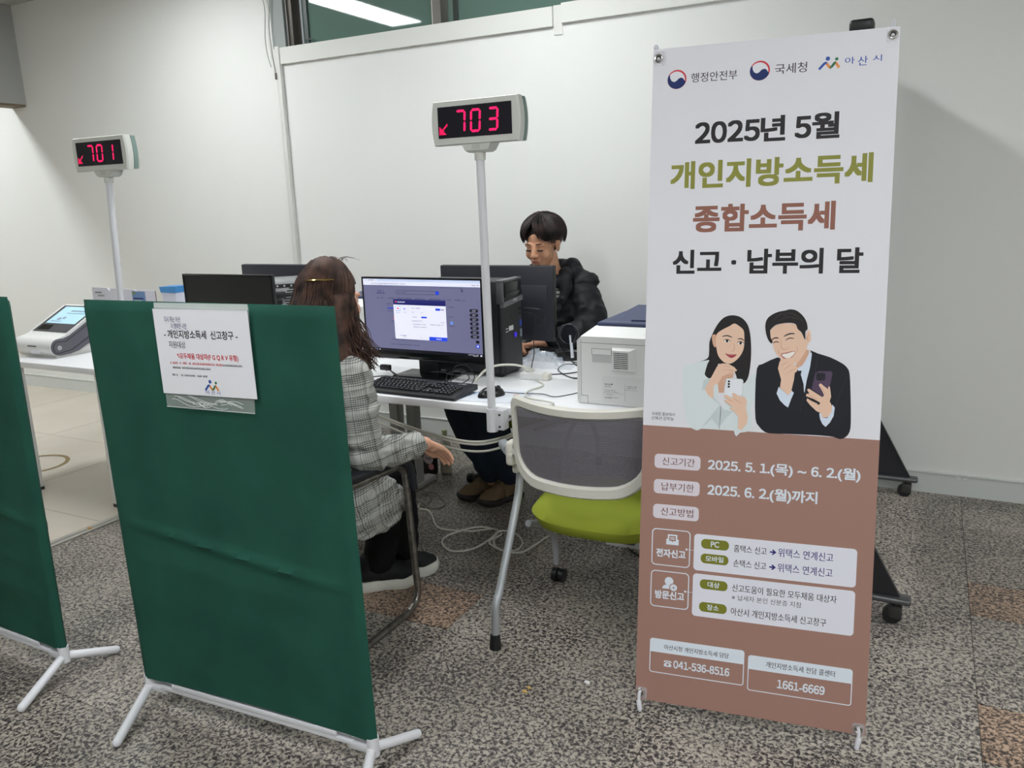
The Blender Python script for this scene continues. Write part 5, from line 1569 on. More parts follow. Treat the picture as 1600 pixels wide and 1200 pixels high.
obj('base', MB().prism([(2.575, 0.7205), (2.575, 0.735), (2.65, 0.737), (2.90, 0.80), (2.93, 0.80), (2.93, 0.7205)], lambda u, v, d: (d, u, v), kx0 + 0.01, kx1 - 0.008), M('terminal_base', (206, 206, 200), 0.5), t, ang=20)
sl_ = lambda u, f, off: (kx0 + (kx1 - kx0) * u, 2.655 + 0.215 * f - 0.46 * off, 0.8405 + 0.1145 * f + 0.88 * off)
def kq(mb, u0, u1, f0, f1, off):
    mb.poly([sl_(u0, f0, off), sl_(u1, f0, off), sl_(u1, f1, off), sl_(u0, f1, off)])
mb = MB(); kq(mb, 0.05, 0.94, 0.0, 0.97, 0.0015)
ks = obj('screen_surround', mb, M('terminal_surround', (78, 78, 82), 0.3), t, smooth=False)
mb = MB(); kq(mb, 0.14, 0.90, 0.30, 0.92, 0.003)
mb.mat(1)
blurred_line(mb, 0.42, 0.74, 0.78, 0.05, lambda u, f: sl_(u, f, 0.0036), br, 0.1); blurred_line(mb, 0.38, 0.66, 0.86, 0.03, lambda u, f: sl_(u, f, 0.0036), br, 0.1)
blurred_line(mb, 0.2, 0.36, 0.5, 0.03, lambda u, f: sl_(u, f, 0.0036), br, 0.1)
mb.mat(2).poly([sl_(*p, 0.0036) for p in disc(0.36, 0.46, 0.05, 14)]); mb.poly([sl_(*p, 0.0036) for p in disc(0.46, 0.5, 0.045, 14)])
obj('screen', mb, [M('terminal_screen', (170, 206, 222), 0.3, emit=0.35), M('terminal_ink', (60, 74, 96), 0.4), M('terminal_cloud', (150, 168, 190), 0.4)], ks, smooth=False)
mb = MB(); kq(mb, 0.12, 0.42, 0.07, 0.24, 0.003)
obj('reader_pad', mb, black_gloss, ks, smooth=False)
obj('paper_slot', MB().box((-4.17, 2.546, 0.782), (0.07, 0.004, 0.005)).box((-4.17, 2.60, 0.8205), (0.06, 0.006, 0.003)), dark_grey, t, smooth=False)
obj('tag', MB().box((-4.15, 2.549, 0.752), (0.075, 0.004, 0.018), Matrix.Translation(V((0, 0, 0)))), paper, t, smooth=False, label='small white paper tag')

# boards and box behind it
t = thing('leaflet_board', (-3.96, 2.98, 0.72), 'white leaflet board with a blue leaflet standing behind the green screen', 'board')
obj('panel', MB().prism([(-4.22, 0.7205), (-3.69, 0.7205), (-3.705, 1.036), (-3.84, 1.038), (-3.85, 1.030), (-3.87, 1.038), (-4.06, 1.042), (-4.075, 1.026), (-4.09, 1.043), (-4.225, 1.045)], lambda u, v, d: (u, d, v), 2.975, 2.98).mat(1).bx(-3.702, -3.697, 2.973, 2.9745, 0.75, 1.034), [M('board_paper', (214, 212, 220), 0.6), M('board_edge', (110, 90, 90), 0.6)], t, smooth=False)
mb = MB()
mb.mat(0).bx(-3.888, -3.785, 2.9735, 2.9748, 0.86, 1.028)
mb.mat(1).bx(-3.880, -3.80, 2.9728, 2.9734, 0.985, 0.994); mb.mat(2).bx(-3.875, -3.82, 2.9728, 2.9734, 0.968, 0.98); mb.mat(3).bx(-3.888, -3.785, 2.9728, 2.9734, 0.94, 0.955); mb.mat(4).bx(-3.885, -3.86, 2.9728, 2.9734, 1.01, 1.026)
obj('leaflet', mb, [M('leaflet_blue', (108, 138, 178), 0.5), navy_ink, M('leaflet_pale', (190, 205, 180), 0.5), navy_ink, M('leaflet_green', (110, 140, 90), 0.5)], t, smooth=False)
mb = MB()
blurred_line(mb, -4.20, 1.012, -4.145, 0.010, lambda u, v: (u, 2.9745, v), br, 0.0); blurred_line(mb, -4.18, 0.995, -4.125, 0.010, lambda u, v: (u, 2.9745, v), br, 0.0)
obj('handwriting', mb, ink, t, smooth=False)
obj('prop', MB().prism([(2.98, 0.7205), (3.04, 0.7205), (2.98, 0.95)], lambda u, v, d: (d, u, v), -3.97, -3.965), paper, t, smooth=False)
t = thing('document_holder', (-3.57, 2.98, 0.72), 'white document holder with a blue top rim beside the dark monitor', 'holder')
obj('holder_body', MB().prism([(-3.605, 0.7205), (-3.525, 0.7205), (-3.515, 1.04), (-3.62, 1.04)], lambda u, v, d: (u, d, v), 2.95, 3.03), M('holder_white', (214, 214, 226), 0.5), t, ang=20)
obj('rim', MB().prism([(-3.622, 1.03), (-3.512, 1.03), (-3.508, 1.064), (-3.632, 1.060)], lambda u, v, d: (u, d, v), 2.945, 3.035), M('holder_blue', (70, 140, 200), 0.5), t, ang=20)

# ---------------------------------------------------------------- on the floor
t = thing('drink_bottle', (-2.272, 3.545, 0), 'clear plastic drink bottle with a pale green cap standing under the desk', 'bottle')
def lathe(mb, c, prof, seg=28):
    mb.tube([(c[0], c[1], c[2] + z) for r_, z in prof], [r_ for r_, z in prof], seg)
    return mb
bc = (-2.272, 3.545, 0.0)
obj('bottle_body', lathe(MB(), bc, [(0.024, 0.0), (0.031, 0.004), (0.033, 0.02), (0.030, 0.05), (0.033, 0.07), (0.033, 0.15), (0.031, 0.165), (0.020, 0.195), (0.0135, 0.205), (0.0135, 0.222)]), M('bottle_plastic', (214, 212, 196), 0.1, alpha=0.6), t)
obj('label_wrap', lathe(MB(), bc, [(0.0336, 0.072), (0.0338, 0.076), (0.0338, 0.146), (0.0336, 0.149)]), M('bottle_label', (212, 214, 180), 0.5), t)
obj('drink', lathe(MB(), bc, [(0.020, 0.006), (0.029, 0.012), (0.028, 0.05), (0.030, 0.07), (0.030, 0.07001)]), M('drink_brown', (190, 146, 116), 0.3), t)
obj('cap', lathe(MB(), bc, [(0.0150, 0.218), (0.0155, 0.222), (0.0155, 0.240), (0.0140, 0.243)]), M('cap_pale_green', (214, 220, 168), 0.5), t)
t = thing('drink_pouch', (-2.345, 3.50, 0), 'small dark drink carton with a pale oval label beside the bottle', 'carton')
obj('pouch_body', MB().box((-2.345, 3.50, 0.065), (0.075, 0.05, 0.13), bev=0.010, seg=3), M('pouch_dark', (52, 46, 44), 0.5), t)
wq = lambda u, v: (-2.345 + u, 3.4745, v)
mb = MB(); mb.mat(0).poly([wq(*p) for p in disc(0.006, 0.095, 0.031, 24)]); mb.mat(1).poly([(x, y - 0.0004, z) for x, y, z in [wq(*p) for p in disc(0.022, 0.05, 0.018, 18)]])
mb.mat(2); text(mb, 'TEARS', -0.016, 0.088, 0.028, 0.103, lambda u, v: (-2.345 + u, 3.4737, v), 0.02)
obj('label_spot', mb, [M('pouch_pale', (196, 180, 184), 0.5), M('pouch_pink', (206, 140, 140), 0.5), ink], t, smooth=False)
zf = 0.0042
mb = MB().tube([(p[0], p[1], zf + (p[2] if len(p) > 2 else 0)) for p in catmull([(-2.16, 3.12, 0), (-2.12, 3.04, 0), (-2.06, 3.03, 0), (-2.008, 2.986, 0), (-1.935, 2.90, 0), (-1.871, 2.864, 0), (-1.744, 2.893, 0), (-1.674, 2.946, 0), (-1.625, 2.93, 0.006), (-1.621, 2.83, 0), (-1.646, 2.723, 0), (-1.715, 2.68, 0), (-1.792, 2.732, 0), (-1.812, 2.812, 0), (-1.74, 2.925, 0.006), (-1.668, 2.955, 0), (-1.60, 2.92, 0), (-1.614, 2.835, 0), (-1.57, 2.79, 0), (-1.501, 2.77, 0), (-1.46, 2.80, 0), (-1.477, 2.88, 0), (-1.545, 2.946, 0), (-1.61, 2.93, 0.008), (-1.60, 2.85, 0.0), (-1.53, 2.76, 0.008), (-1.44, 2.775, 0), (-1.412, 2.87, 0), (-1.40, 2.964, 0), (-1.375, 3.03, 0), (-1.30, 3.10, 0)], 10)], zf, 8)
tag(obj('floor_cable', mb, white_cable, origin=(-1.7, 2.85, 0)), 'white cable lying in loops on the granite floor under the desks', 'cable')
mb = MB().tube([(p.x, p.y, zf + p.z) for p in catmull([(-2.24, 3.25, 0), (-2.16, 3.20, 0), (-2.10, 3.10, 0.008), (-2.12, 3.03, 0), (-2.22, 3.06, 0), (-2.25, 3.16, 0), (-2.16, 3.22, 0.012), (-2.08, 3.19, 0), (-2.02, 3.12, 0), (-2.05, 3.06, 0), (-2.13, 3.09, 0.01), (-2.2, 3.12, 0)], 10)], 0.0042, 8)
tag(obj('grey_cable_coil', mb, grey_cable, origin=(-2.13, 3.12, 0)), 'grey cable coiled on the floor beside the desk leg', 'cable')
mb = MB().tube([(p.x, p.y, 0.003 + p.z) for p in catmull([(-1.073, 3.05, 0), (-1.03, 2.99, 0), (-0.967, 2.943, 0), (-0.86, 2.90, 0), (-0.70, 2.98, 0)], 8)], 0.003, 8)
tag(obj('black_floor_lead', mb, black_cable, origin=(-0.95, 2.95, 0)), 'black lead on the floor behind the lime chair seat', 'cable')
tag(obj('floor_box', MB().box((-1.06, 3.05, 0.02), (0.16, 0.10, 0.04), Matrix.Identity(4), bev=0.004), white_plastic, origin=(-1.06, 3.05, 0)), 'low white plastic box on the floor under the lime chair', 'box')
cr = random.Random(8)
def crumb(name, x, y, r_, c, label):
    mb = MB(); mb.ell((x, y, r_ * 0.4), (r_, r_ * 0.7, r_ * 0.4), nu=8, nv=5)
    mb.v = [(a + cr.uniform(-1, 1) * r_ * 0.2, b + cr.uniform(-1, 1) * r_ * 0.2, max(0.0003, z)) for a, b, z in mb.v]
    tag(obj(name, mb, M(name + '_' + str(c[0]), c, 0.7), ang=20, origin=(x, y, 0)), label, 'crumb')
crumb('crumb', -0.988, 1.911, 0.009, (214, 176, 96), 'larger yellow crumb on the granite floor in front of the banner')
crumb('crumb', -0.985, 1.934, 0.008, (204, 166, 92), 'smaller yellow crumb just behind the larger one on the granite')
crumb('paper_scrap', -0.835, 2.03, 0.010, (228, 226, 224), 'white scrap on the granite floor left of the banner foot')
crumb('crumb', -3.43, 2.22, 0.016, (190, 150, 96), 'brown crumb on the metal threshold strip between the screens')
# ---------------------------------------------------------------- people
def skin_mat(name, c, c2):
    m = M(name, c, 0.5, spec=0.35, mottle=(9.0, c2))
    b = m.node_tree.nodes['Principled BSDF']
    b.inputs['Subsurface Weight'].default_value = 0.08
    b.inputs['Subsurface Radius'].default_value = (0.01, 0.004, 0.002)
    return m
def frame(pos, fwd, roll=0.0):
    """head frame: +y looks along fwd, +z up, +x to the person's right"""
    y = V(fwd).normalized()
    x = y.cross(V((0, 0, 1))).normalized()
    z = x.cross(y)
    m = Matrix(((x.x, y.x, z.x, pos[0]), (x.y, y.y, z.y, pos[1]), (x.z, y.z, z.z, pos[2]), (0, 0, 0, 1)))
    return m @ Matrix.Rotation(roll, 4, 'Y')
def head_solids(mb, m, jaw=1.0):
    E_ = lambda c, r: mb.ell(c, r, m, 28, 18)
    E_((0, -0.014, 0.030), (0.074, 0.093, 0.083))
    E_((0, 0.022, -0.022), (0.064, 0.070, 0.086))
    E_((0, 0.030, -0.070), (0.050 * jaw, 0.052, 0.042))
    E_((0, 0.066, -0.097), (0.020 * jaw, 0.018, 0.015))
    for s in (-1, 1):
        E_((s * 0.038, 0.056, -0.032), (0.026, 0.026, 0.030))
        E_((s * 0.030, 0.077, 0.018), (0.026, 0.013, 0.010))
        E_((s * 0.031, 0.0735, -0.003), (0.0165, 0.0145, 0.0125))
        E_((s * 0.0115, 0.0985, -0.036), (0.0090, 0.0095, 0.0078))
        E_((s * 0.080, -0.008, -0.010), (0.0085, 0.020, 0.032))
        E_((s * 0.085, -0.016, 0.002), (0.0065, 0.015, 0.020))
    P = lambda *p: m @ V(p)
    mb.cap(P(0, 0.083, 0.012), P(0, 0.1045, -0.030), 0.0075, 0.0115)
    E_((0, 0.1065, -0.034), (0.0105, 0.0095, 0.0085))
    E_((0, 0.083, -0.060), (0.025, 0.014, 0.014))
    mb.cap(P(-0.019, 0.088, -0.061), P(0, 0.094, -0.0585), 0.0045, 0.0058); mb.cap(P(0.019, 0.088, -0.061), P(0, 0.094, -0.0585), 0.0045, 0.0058)
    mb.cap(P(-0.015, 0.088, -0.068), P(0.015, 0.088, -0.068), 0.0058, 0.0058)
def hand_solids(mb, wrist, d, palm_n, side, curl=0.35, spread=0.16, sc=1.0, thumb=0.9):
    """side +1: thumb on the cross(d, palm_n) side"""
    d = V(d).normalized()
    n = V(palm_n); n = (n - d * n.dot(d)).normalized()      # direction the palm faces
    w = d.cross(n) * side                                    # towards the thumb
    wr = V(wrist)
    for k, t in enumerate((-0.026, -0.009, 0.009, 0.025)):
        mb.cap(wr + d * 0.012 * sc + w * t * 0.55 * sc, wr + (d * 0.082 + w * t) * sc, 0.0155 * sc, 0.0115 * sc)
    mb.ell(wr + d * 0.045 * sc, 0.022 * sc)
    kn = []
    for t, L, bd in ((0.026, (0.040, 0.024, 0.019), 0.95), (0.009, (0.045, 0.027, 0.020), 1.0), (-0.009, (0.041, 0.025, 0.020), 1.1), (-0.026, (0.032, 0.019, 0.017), 1.25)):
        p = wr + (d * 0.086 + w * t) * sc
        dd = (d + w * (t / 0.026 * spread)).normalized()
        a = curl * bd * 0.6
        rr = [0.0098, 0.0088, 0.0078, 0.0066]
        for q in range(3):
            a2 = a + curl * bd * (0.75 * q)
            dir_ = (dd * math.cos(a2) + n * math.sin(a2)).normalized()
            e = p + dir_ * L[q] * sc
            mb.cap(p, e, rr[q] * sc, rr[q + 1] * sc, 12)
            p = e
    tb = wr + (d * 0.022 + w * 0.024 + n * 0.006) * sc
    tn = 0.35 if thumb > 0.4 else 0.04
    td = (d * 0.62 + w * thumb + n * tn).normalized()
    t1 = tb + td * 0.040 * sc
    td2 = (d * 0.95 + w * 0.35 * thumb + n * tn).normalized()
    t2 = t1 + td2 * 0.030 * sc
    t3 = t2 + (d * 1.0 + n * tn).normalized() * 0.022 * sc
    mb.cap(tb, t1, 0.0135 * sc, 0.0105 * sc, 12).cap(t1, t2, 0.0105 * sc, 0.009 * sc, 12).cap(t2, t3, 0.009 * sc, 0.0068 * sc, 12)
def wrinkle(me, amp, sc, seed, stretch=(1, 1, 1)):
    me.calc_loop_triangles()
    ns = [v.normal.copy() for v in me.vertices]
    for v, n in zip(me.vertices, ns):
        p = V((v.co.x * stretch[0], v.co.y * stretch[1], v.co.z * stretch[2])) * sc + V((seed, seed * 2.3, 0))
        k = noise.noise(p) + 0.5 * noise.noise(p * 2.1)
        v.co += n * (amp * (1 - abs(k) * 2.2))
    me.update()
def lace(mb, pts, r_=0.0018):
    mb.tube(catmull(pts, 5), r_, 6)
def shoe(parent, heel, toe, upper_m, sole_m, wid=0.088, sole_h=0.030, high=0.085, clog=False, lace_m=None, name='shoe'):
    h, t_ = V((heel[0], heel[1], 0)), V((toe[0], toe[1], 0))
    L = (t_ - h).length
    y = (t_ - h).normalized(); x = V((y.y, -y.x, 0))
    P = lambda u, v, z: h + x * u * wid + y * v * L + V((0, 0, z))
    out = [(-0.30, 0.02), (0.0, -0.03), (0.30, 0.02), (0.37, 0.18), (0.34, 0.42), (0.45, 0.66), (0.48, 0.80), (0.36, 0.95), (0.10, 1.0), (-0.16, 0.99), (-0.40, 0.90), (-0.50, 0.74), (-0.46, 0.60), (-0.34, 0.42), (-0.36, 0.18)]
    out = [(p.x, p.y) for p in catmull([(a, b, 0) for a, b in out], 5, True)]
    n = len(out)
    lv = [(0.0, 0.93), (0.006, 1.0), (sole_h * 0.6, 1.03), (sole_h, 0.98)]
    vs, fs = [], []
    for z, s in lv:
        for a, b in out:
            rise = 0.014 * max(0, b - 0.72) ** 1.0 / 0.28 if z > 0.001 else 0.010 * max(0, b - 0.80) / 0.2
            vs.append(P(a * s, 0.5 + (b - 0.5) * s, z + rise))
    for q in range(len(lv) - 1):
        fs += [(q * n + i, q * n + (i + 1) % n, (q + 1) * n + (i + 1) % n, (q + 1) * n + i) for i in range(n)]
    fs += [tuple(range(n))[::-1], tuple((len(lv) - 1) * n + i for i in range(n))]
    mb = MB()
    zz = sole_h - 0.006
    mb.cap(P(0, 0.16, zz + 0.030), P(0, 0.42, zz + 0.034), 0.036, 0.038)
    mb.cap(P(0, 0.42, zz + 0.030), P(0, 0.76, zz + 0.018), 0.040, 0.036)
    mb.cap(P(0.10, 0.74, zz + 0.016), P(0.02, 0.86, zz + 0.012), 0.035, 0.030)
    mb.cap(P(-0.10, 0.72, zz + 0.016), P(-0.04, 0.84, zz + 0.012), 0.034, 0.029)
    if not clog:
        mb.cap(P(0, 0.20, zz + 0.03), P(0, 0.22, high), 0.036, 0.038)
    else:
        mb.cap(P(0, 0.30, zz + 0.04), P(0, 0.52, zz + 0.040), 0.040, 0.038)
    me = remesh(mb, 0.005, 4)
    for v in me.vertices:
        v.co.z = max(v.co.z, sole_h * 0.7)
    up = obj(name, me, upper_m, parent, ang=70)
    sb = MB(); sb.add(vs, fs)
    obj('sole', sb, sole_m, up, ang=35)
    if lace_m:
        for k in range(4):
            v = 0.40 + k * 0.075
            z = zz + 0.070 - k * 0.0075
            lb = MB(); lace(lb, [P(-0.26, v, z - 0.012), P(0.0, v + 0.02, z + 0.002), P(0.26, v + 0.045, z - 0.012)], 0.0022)
            obj('shoelace', lb, lace_m, up)
    if clog:
        sb = MB(); sb.tube(catmull([P(-0.46, 0.47, zz + 0.015), P(-0.30, 0.47, zz + 0.062), P(0.0, 0.47, zz + 0.083), P(0.30, 0.47, zz + 0.062), P(0.46, 0.47, zz + 0.015)], 6), 0.011, 10, flat=0.35)
        st = obj('strap', sb, upper_m, up)
        obj('buckle', MB().tube([P(0.34, 0.44, zz + 0.062), P(0.34, 0.51, zz + 0.062), P(0.42, 0.51, zz + 0.046), P(0.42, 0.44, zz + 0.046)], 0.0022, 6, closed=True), M('buckle_bronze', (120, 96, 66), 0.35, 0.8), st)
    return up

# ---- glen check for the woman's blazer
def plaid(name, rot):
    m = bpy.data.materials.new(name)
    m.use_nodes = True
    t = m.node_tree
    b = t.nodes['Principled BSDF']
    b.inputs['Roughness'].default_value = 0.9
    b.inputs['Specular IOR Level'].default_value = 0.15
    tc = t.nodes.new('ShaderNodeTexCoord')
    sp_ = t.nodes.new('ShaderNodeSeparateXYZ')
    nz = t.nodes.new('ShaderNodeTexNoise'); nz.inputs['Scale'].default_value = 9.0
    va = t.nodes.new('ShaderNodeVectorMath'); va.operation = 'MULTIPLY_ADD'
    va.inputs[1].default_value = (0.012, 0.012, 0.012)
    t.links.new(tc.outputs['Object'], nz.inputs['Vector'])
    t.links.new(nz.outputs['Color'], va.inputs[0]); t.links.new(tc.outputs['Object'], va.inputs[2])
    mp = t.nodes.new('ShaderNodeMapping'); mp.inputs['Rotation'].default_value = rot
    t.links.new(va.outputs[0], mp.inputs['Vector'])
    t.links.new(mp.outputs[0], sp_.inputs[0])
    def mt(op, a, c=None):
        n = t.nodes.new('ShaderNodeMath'); n.operation = op
        for i, x in enumerate((a, c)):
            if x is None:
                continue
            if isinstance(x, (int, float)):
                n.inputs[i].default_value = x
            else:
                t.links.new(x, n.inputs[i])
        return n.outputs[0]
    u, v = sp_.outputs['X'], sp_.outputs['Z']
    def fam(c):
        fine = mt('LESS_THAN', mt('FRACT', mt('MULTIPLY', c, 1 / 0.0070)), 0.48)
        zone = mt('LESS_THAN', mt('FRACT', mt('MULTIPLY', c, 1 / 0.072)), 0.62)
        line = mt('LESS_THAN', mt('FRACT', mt('ADD', mt('MULTIPLY', c, 1 / 0.048), 0.2)), 0.06)
        return mt('MULTIPLY', fine, zone), line
    f1, l1 = fam(u); f2, l2 = fam(v)
    k = mt('ADD', mt('MULTIPLY', f1, 0.34), mt('MULTIPLY', f2, 0.52))
    k = mt('ADD', k, mt('MULTIPLY', mt('MAXIMUM', l1, l2), 0.45))
    k = mt('MINIMUM', k, 0.85)
    mx = t.nodes.new('ShaderNodeMixRGB')
    mx.inputs[1].default_value = rgb((178, 178, 173)); mx.inputs[2].default_value = rgb((52, 54, 54))
    t.links.new(k, mx.inputs[0]); t.links.new(mx.outputs[0], b.inputs['Base Color'])
    return m

def hair_mat(name, c1, c2, sc):
    m = bpy.data.materials.new(name)
    m.use_nodes = True
    t = m.node_tree
    b = t.nodes['Principled BSDF']
    b.inputs['Roughness'].default_value = 0.55
    b.inputs['Specular IOR Level'].default_value = 0.3
    tc = t.nodes.new('ShaderNodeTexCoord')
    nz = t.nodes.new('ShaderNodeTexNoise'); nz.inputs['Scale'].default_value = sc; nz.inputs['Detail'].default_value = 6
    rp = t.nodes.new('ShaderNodeValToRGB')
    rp.color_ramp.elements[0].position = 0.35; rp.color_ramp.elements[1].position = 0.68
    rp.color_ramp.elements[0].color = rgb(c1); rp.color_ramp.elements[1].color = rgb(c2)
    t.links.new(tc.outputs['Object'], nz.inputs['Vector']); t.links.new(nz.outputs['Fac'], rp.inputs['Fac']); t.links.new(rp.outputs['Color'], b.inputs['Base Color'])
    return m

# ================================================================ the seated woman
WO = V((-1.80, 1.97, 0))
tw = thing('person', WO, 'seated woman with long brown hair in a grey checked blazer, seen from behind', 'person')
wskin = skin_mat('skin_warm', (224, 178, 152), (214, 160, 134))
hm = frame((-1.722, 2.060, 1.150), (-0.07, 0.985, -0.12))
body = MB()
head_solids(body, hm, 0.9)
body.chain([hm @ V((0, -0.02, -0.06)), V((-1.757, 2.02, 1.03)), V((-1.77, 1.985, 0.95))], [0.050, 0.050, 0.062])
body.ell((-1.775, 1.965, 0.82), (0.155, 0.092, 0.15)).ell((-1.79, 1.95, 0.64), (0.13, 0.09, 0.15)).ell((-1.80, 1.95, 0.51), (0.165, 0.13, 0.085))
R_sh, R_el, R_wr = V((-1.598, 1.985, 0.915)), V((-1.585, 1.975, 0.655)), V((-1.515, 2.235, 0.632))
L_sh, L_el, L_wr = V((-1.952, 1.995, 0.92)), V((-2.00, 2.02, 0.66)), V((-1.93, 2.24, 0.60))
body.chain([V((-1.77, 1.98, 0.93)), R_sh, R_el, R_wr], [0.06, 0.045, 0.036, 0.025])
body.chain([V((-1.77, 1.98, 0.93)), L_sh, L_el, L_wr], [0.06, 0.045, 0.036, 0.025])
hand_solids(body, R_wr, (0.030, 0.110, -0.075), (0.35, -0.30, -0.85), 1, curl=0.34, spread=0.07, sc=0.86, thumb=0.25)
hand_solids(body, L_wr, (0.06, 0.10, -0.05), (0.0, 0.0, -1.0), -1, curl=0.3, sc=0.92)
for hp, kn, md, an in ((V((-1.72, 1.98, 0.492)), V((-1.706, 2.325, 0.482)), V((-1.775, 2.31, 0.28)), V((-1.795, 2.295, 0.10))), (V((-1.88, 1.98, 0.492)), V((-1.84, 2.37, 0.482)), V((-1.795, 2.41, 0.28)), V((-1.785, 2.415, 0.10)))):
    body.chain([hp, kn, md, an], [0.075, 0.055, 0.044, 0.036])
bme = remesh(body, 0.0042, 3)
obj('body', bme, wskin, tw, ang=180)
# blazer
jk = MB()
jk.ell((-1.775, 1.965, 0.83), (0.178, 0.118, 0.155)).ell((-1.79, 1.955, 0.65), (0.155, 0.118, 0.18)).ell((-1.80, 1.955, 0.53), (0.195, 0.158, 0.10))
jk.chain([V((-1.72, 1.985, 0.955)), V((-1.605, 1.985, 0.918)), V((-1.583, 1.978, 0.80)), V((-1.578, 1.972, 0.665))], [0.05, 0.060, 0.060, 0.053])
jk.chain([V((-1.578, 1.972, 0.665)), V((-1.556, 2.08, 0.645)), V((-1.528, 2.185, 0.640))], [0.055, 0.050, 0.044])
jk.chain([V((-1.83, 1.99, 0.955)), L_sh, L_el + V((-0.01, 0, 0.05)), L_wr.lerp(L_el, 0.12)], [0.05, 0.060, 0.056, 0.042])
jk.chain([V((-1.83, 1.975, 0.985)), V((-1.70, 1.98, 0.985))], [0.032, 0.032])
# skirt of the blazer hanging over the seat
jk.ell((-1.655, 1.99, 0.50), (0.070, 0.15, 0.11)).ell((-1.628, 2.06, 0.445), (0.040, 0.15, 0.105)).ell((-1.622, 2.13, 0.42), (0.026, 0.105, 0.085)).ell((-1.72, 2.10, 0.54), (0.10, 0.10, 0.06))
# folds across the sleeve above and inside the elbow
def fold(c, ax, r_, a0, a1, th, tilt=0.0):
    ax = V(ax).normalized(); u = ax.orthogonal().normalized()
    u = (V((0.87, 0.46, 0)) - ax * V((0.87, 0.46, 0)).dot(ax)).normalized(); w = ax.cross(u)
    pts = [V(c) + u * r_ * math.cos(R(a)) + w * r_ * math.sin(R(a)) + ax * tilt * math.sin(R(a)) for a in [a0 + (a1 - a0) * k / 10 for k in range(11)]]
    jk.chain(pts, [th * (0.35 + 0.65 * math.sin(PI * (k + 0.5) / 11)) for k in range(11)])
fold((-1.580, 1.975, 0.735), (0, 0, 1), 0.050, -150, 60, 0.014, 0.020)
fold((-1.579, 1.974, 0.700), (0, 0, 1), 0.050, -110, 80, 0.012, -0.018)
fold((-1.583, 1.978, 0.83), (0, 0, 1), 0.056, -140, 40, 0.011, 0.022)
fold((-1.570, 2.01, 0.655), (0.3, 1, 0), 0.047, -60, 130, 0.012, 0.015)
fold((-1.552, 2.10, 0.643), (0.3, 1, 0), 0.043, -80, 120, 0.010, -0.015)
jme = remesh(jk, 0.0065, 3)
wrinkle(jme, 0.0070, 15.0, 3.1, (1, 1, 1.7))
jb = obj('blazer', jme, plaid('glen_check', (R(0), R(7), R(-27.5))), tw, ang=180)
cu = MB().tube([R_wr.lerp(V((-1.528, 2.185, 0.640)), 0.55) + V((0, -0.010, 0)), V((-1.5255, 2.196, 0.6385)), V((-1.519, 2.222, 0.635))], [0.0445, 0.0445, 0.043], 22, caps=False)
obj('cuff_button', MB().ell((-1.505, 2.20, 0.598), (0.006, 0.006, 0.004)), black_plastic, jb)
# trousers
tr = MB()
tr.ell((-1.80, 1.96, 0.50), (0.17, 0.14, 0.075))
tr.chain([V((-1.72, 1.98, 0.492)), V((-1.706, 2.325, 0.482)), V((-1.775, 2.31, 0.28)), V((-1.798, 2.295, 0.12))], [0.090, 0.072, 0.064, 0.058])
tr.chain([V((-1.88, 1.98, 0.492)), V((-1.84, 2.37, 0.482)), V((-1.795, 2.41, 0.28)), V((-1.780, 2.42, 0.12))], [0.090, 0.072, 0.064, 0.058])
tr.chain([V((-1.70, 2.33, 0.46)), V((-1.722, 2.375, 0.30)), V((-1.745, 2.40, 0.14))], [0.045, 0.05, 0.05])
tme = remesh(tr, 0.009, 5)
wrinkle(tme, 0.004, 14.0, 8.0)
obj('trousers', tme, M('black_trousers', (16, 16, 17), 0.85, spec=0.2), tw, ang=180)
sole_w = M('sneaker_sole', (216, 216, 206), 0.5, bump=(60, 0.3, 0.004)); upper_b = M('sneaker_upper', (18, 18, 20), 0.8, bump=(400, 0.3, 0.001))
lace_b = M('shoelace_black', (30, 30, 34), 0.7)
shoe(tw, (-1.872, 2.232), (-1.686, 2.392), upper_b, sole_w, 0.095, 0.041, 0.115, lace_m=lace_b, name='sneaker')
shoe(tw, (-1.862, 2.352), (-1.668, 2.508), upper_b, sole_w, 0.095, 0.041, 0.115, lace_m=lace_b, name='sneaker')
# hair: a full cap with strands that fall behind the shoulders and over the right shoulder
hr = random.Random(11)
hb = MB()
hb.ell((0, -0.026, 0.030), (0.086, 0.105, 0.100), hm, 40, 26)
hb.v = [tuple(v) for v in hb.v]
inv = hm.inverted()
def keep_back(vs):
    out = []
    for p in vs:
        q = inv @ V(p)
        if q.y > 0.002 and q.z < 0.050:      # clear of the face
            q.y = 0.002 + (q.y - 0.002) * 0.15
        out.append(tuple(hm @ q))
    return out
hb.v = keep_back(hb.v)
# thick fall of hair from the head to the shoulder blades
fall = MB()
for k, (x, y, r0, r1) in enumerate(((-0.060, -0.058, 0.040, 0.026), (-0.022, -0.078, 0.044, 0.028), (0.022, -0.076, 0.044, 0.030), (0.058, -0.050, 0.040, 0.032), (0.060, -0.042, 0.026, 0.026), (-0.074, -0.014, 0.026, 0.022), (0.064, -0.062, 0.034, 0.034))):
    a = hm @ V((x, y, 0.0))
    b = hm @ V((x * 1.05, y - 0.004, -0.10))
    c = V((a.x * 0.6 + (-1.77) * 0.4, 1.89 - 0.012 * (k % 2), 0.90)) if k in (0, 1, 2, 5) else (V((-1.655, 1.925, 0.915)) if k == 6 else V((b.x + 0.020, b.y - 0.015, 0.965)))
    fall.chain([a, b, c], [r0, r0 * 0.92, r1])
fme = remesh(fall, 0.008, 4)
hb.add([v.co for v in fme.vertices], [tuple(p.vertices) for p in fme.polygons])
bpy.data.meshes.remove(fme)
def strand(mb, pts, r0, r1, seg=5):
    pts = catmull(pts, 5)
    n = len(pts)
    mb.tube(pts, [r0 + (r1 - r0) * i / (n - 1) for i in range(n)], seg, caps=True)
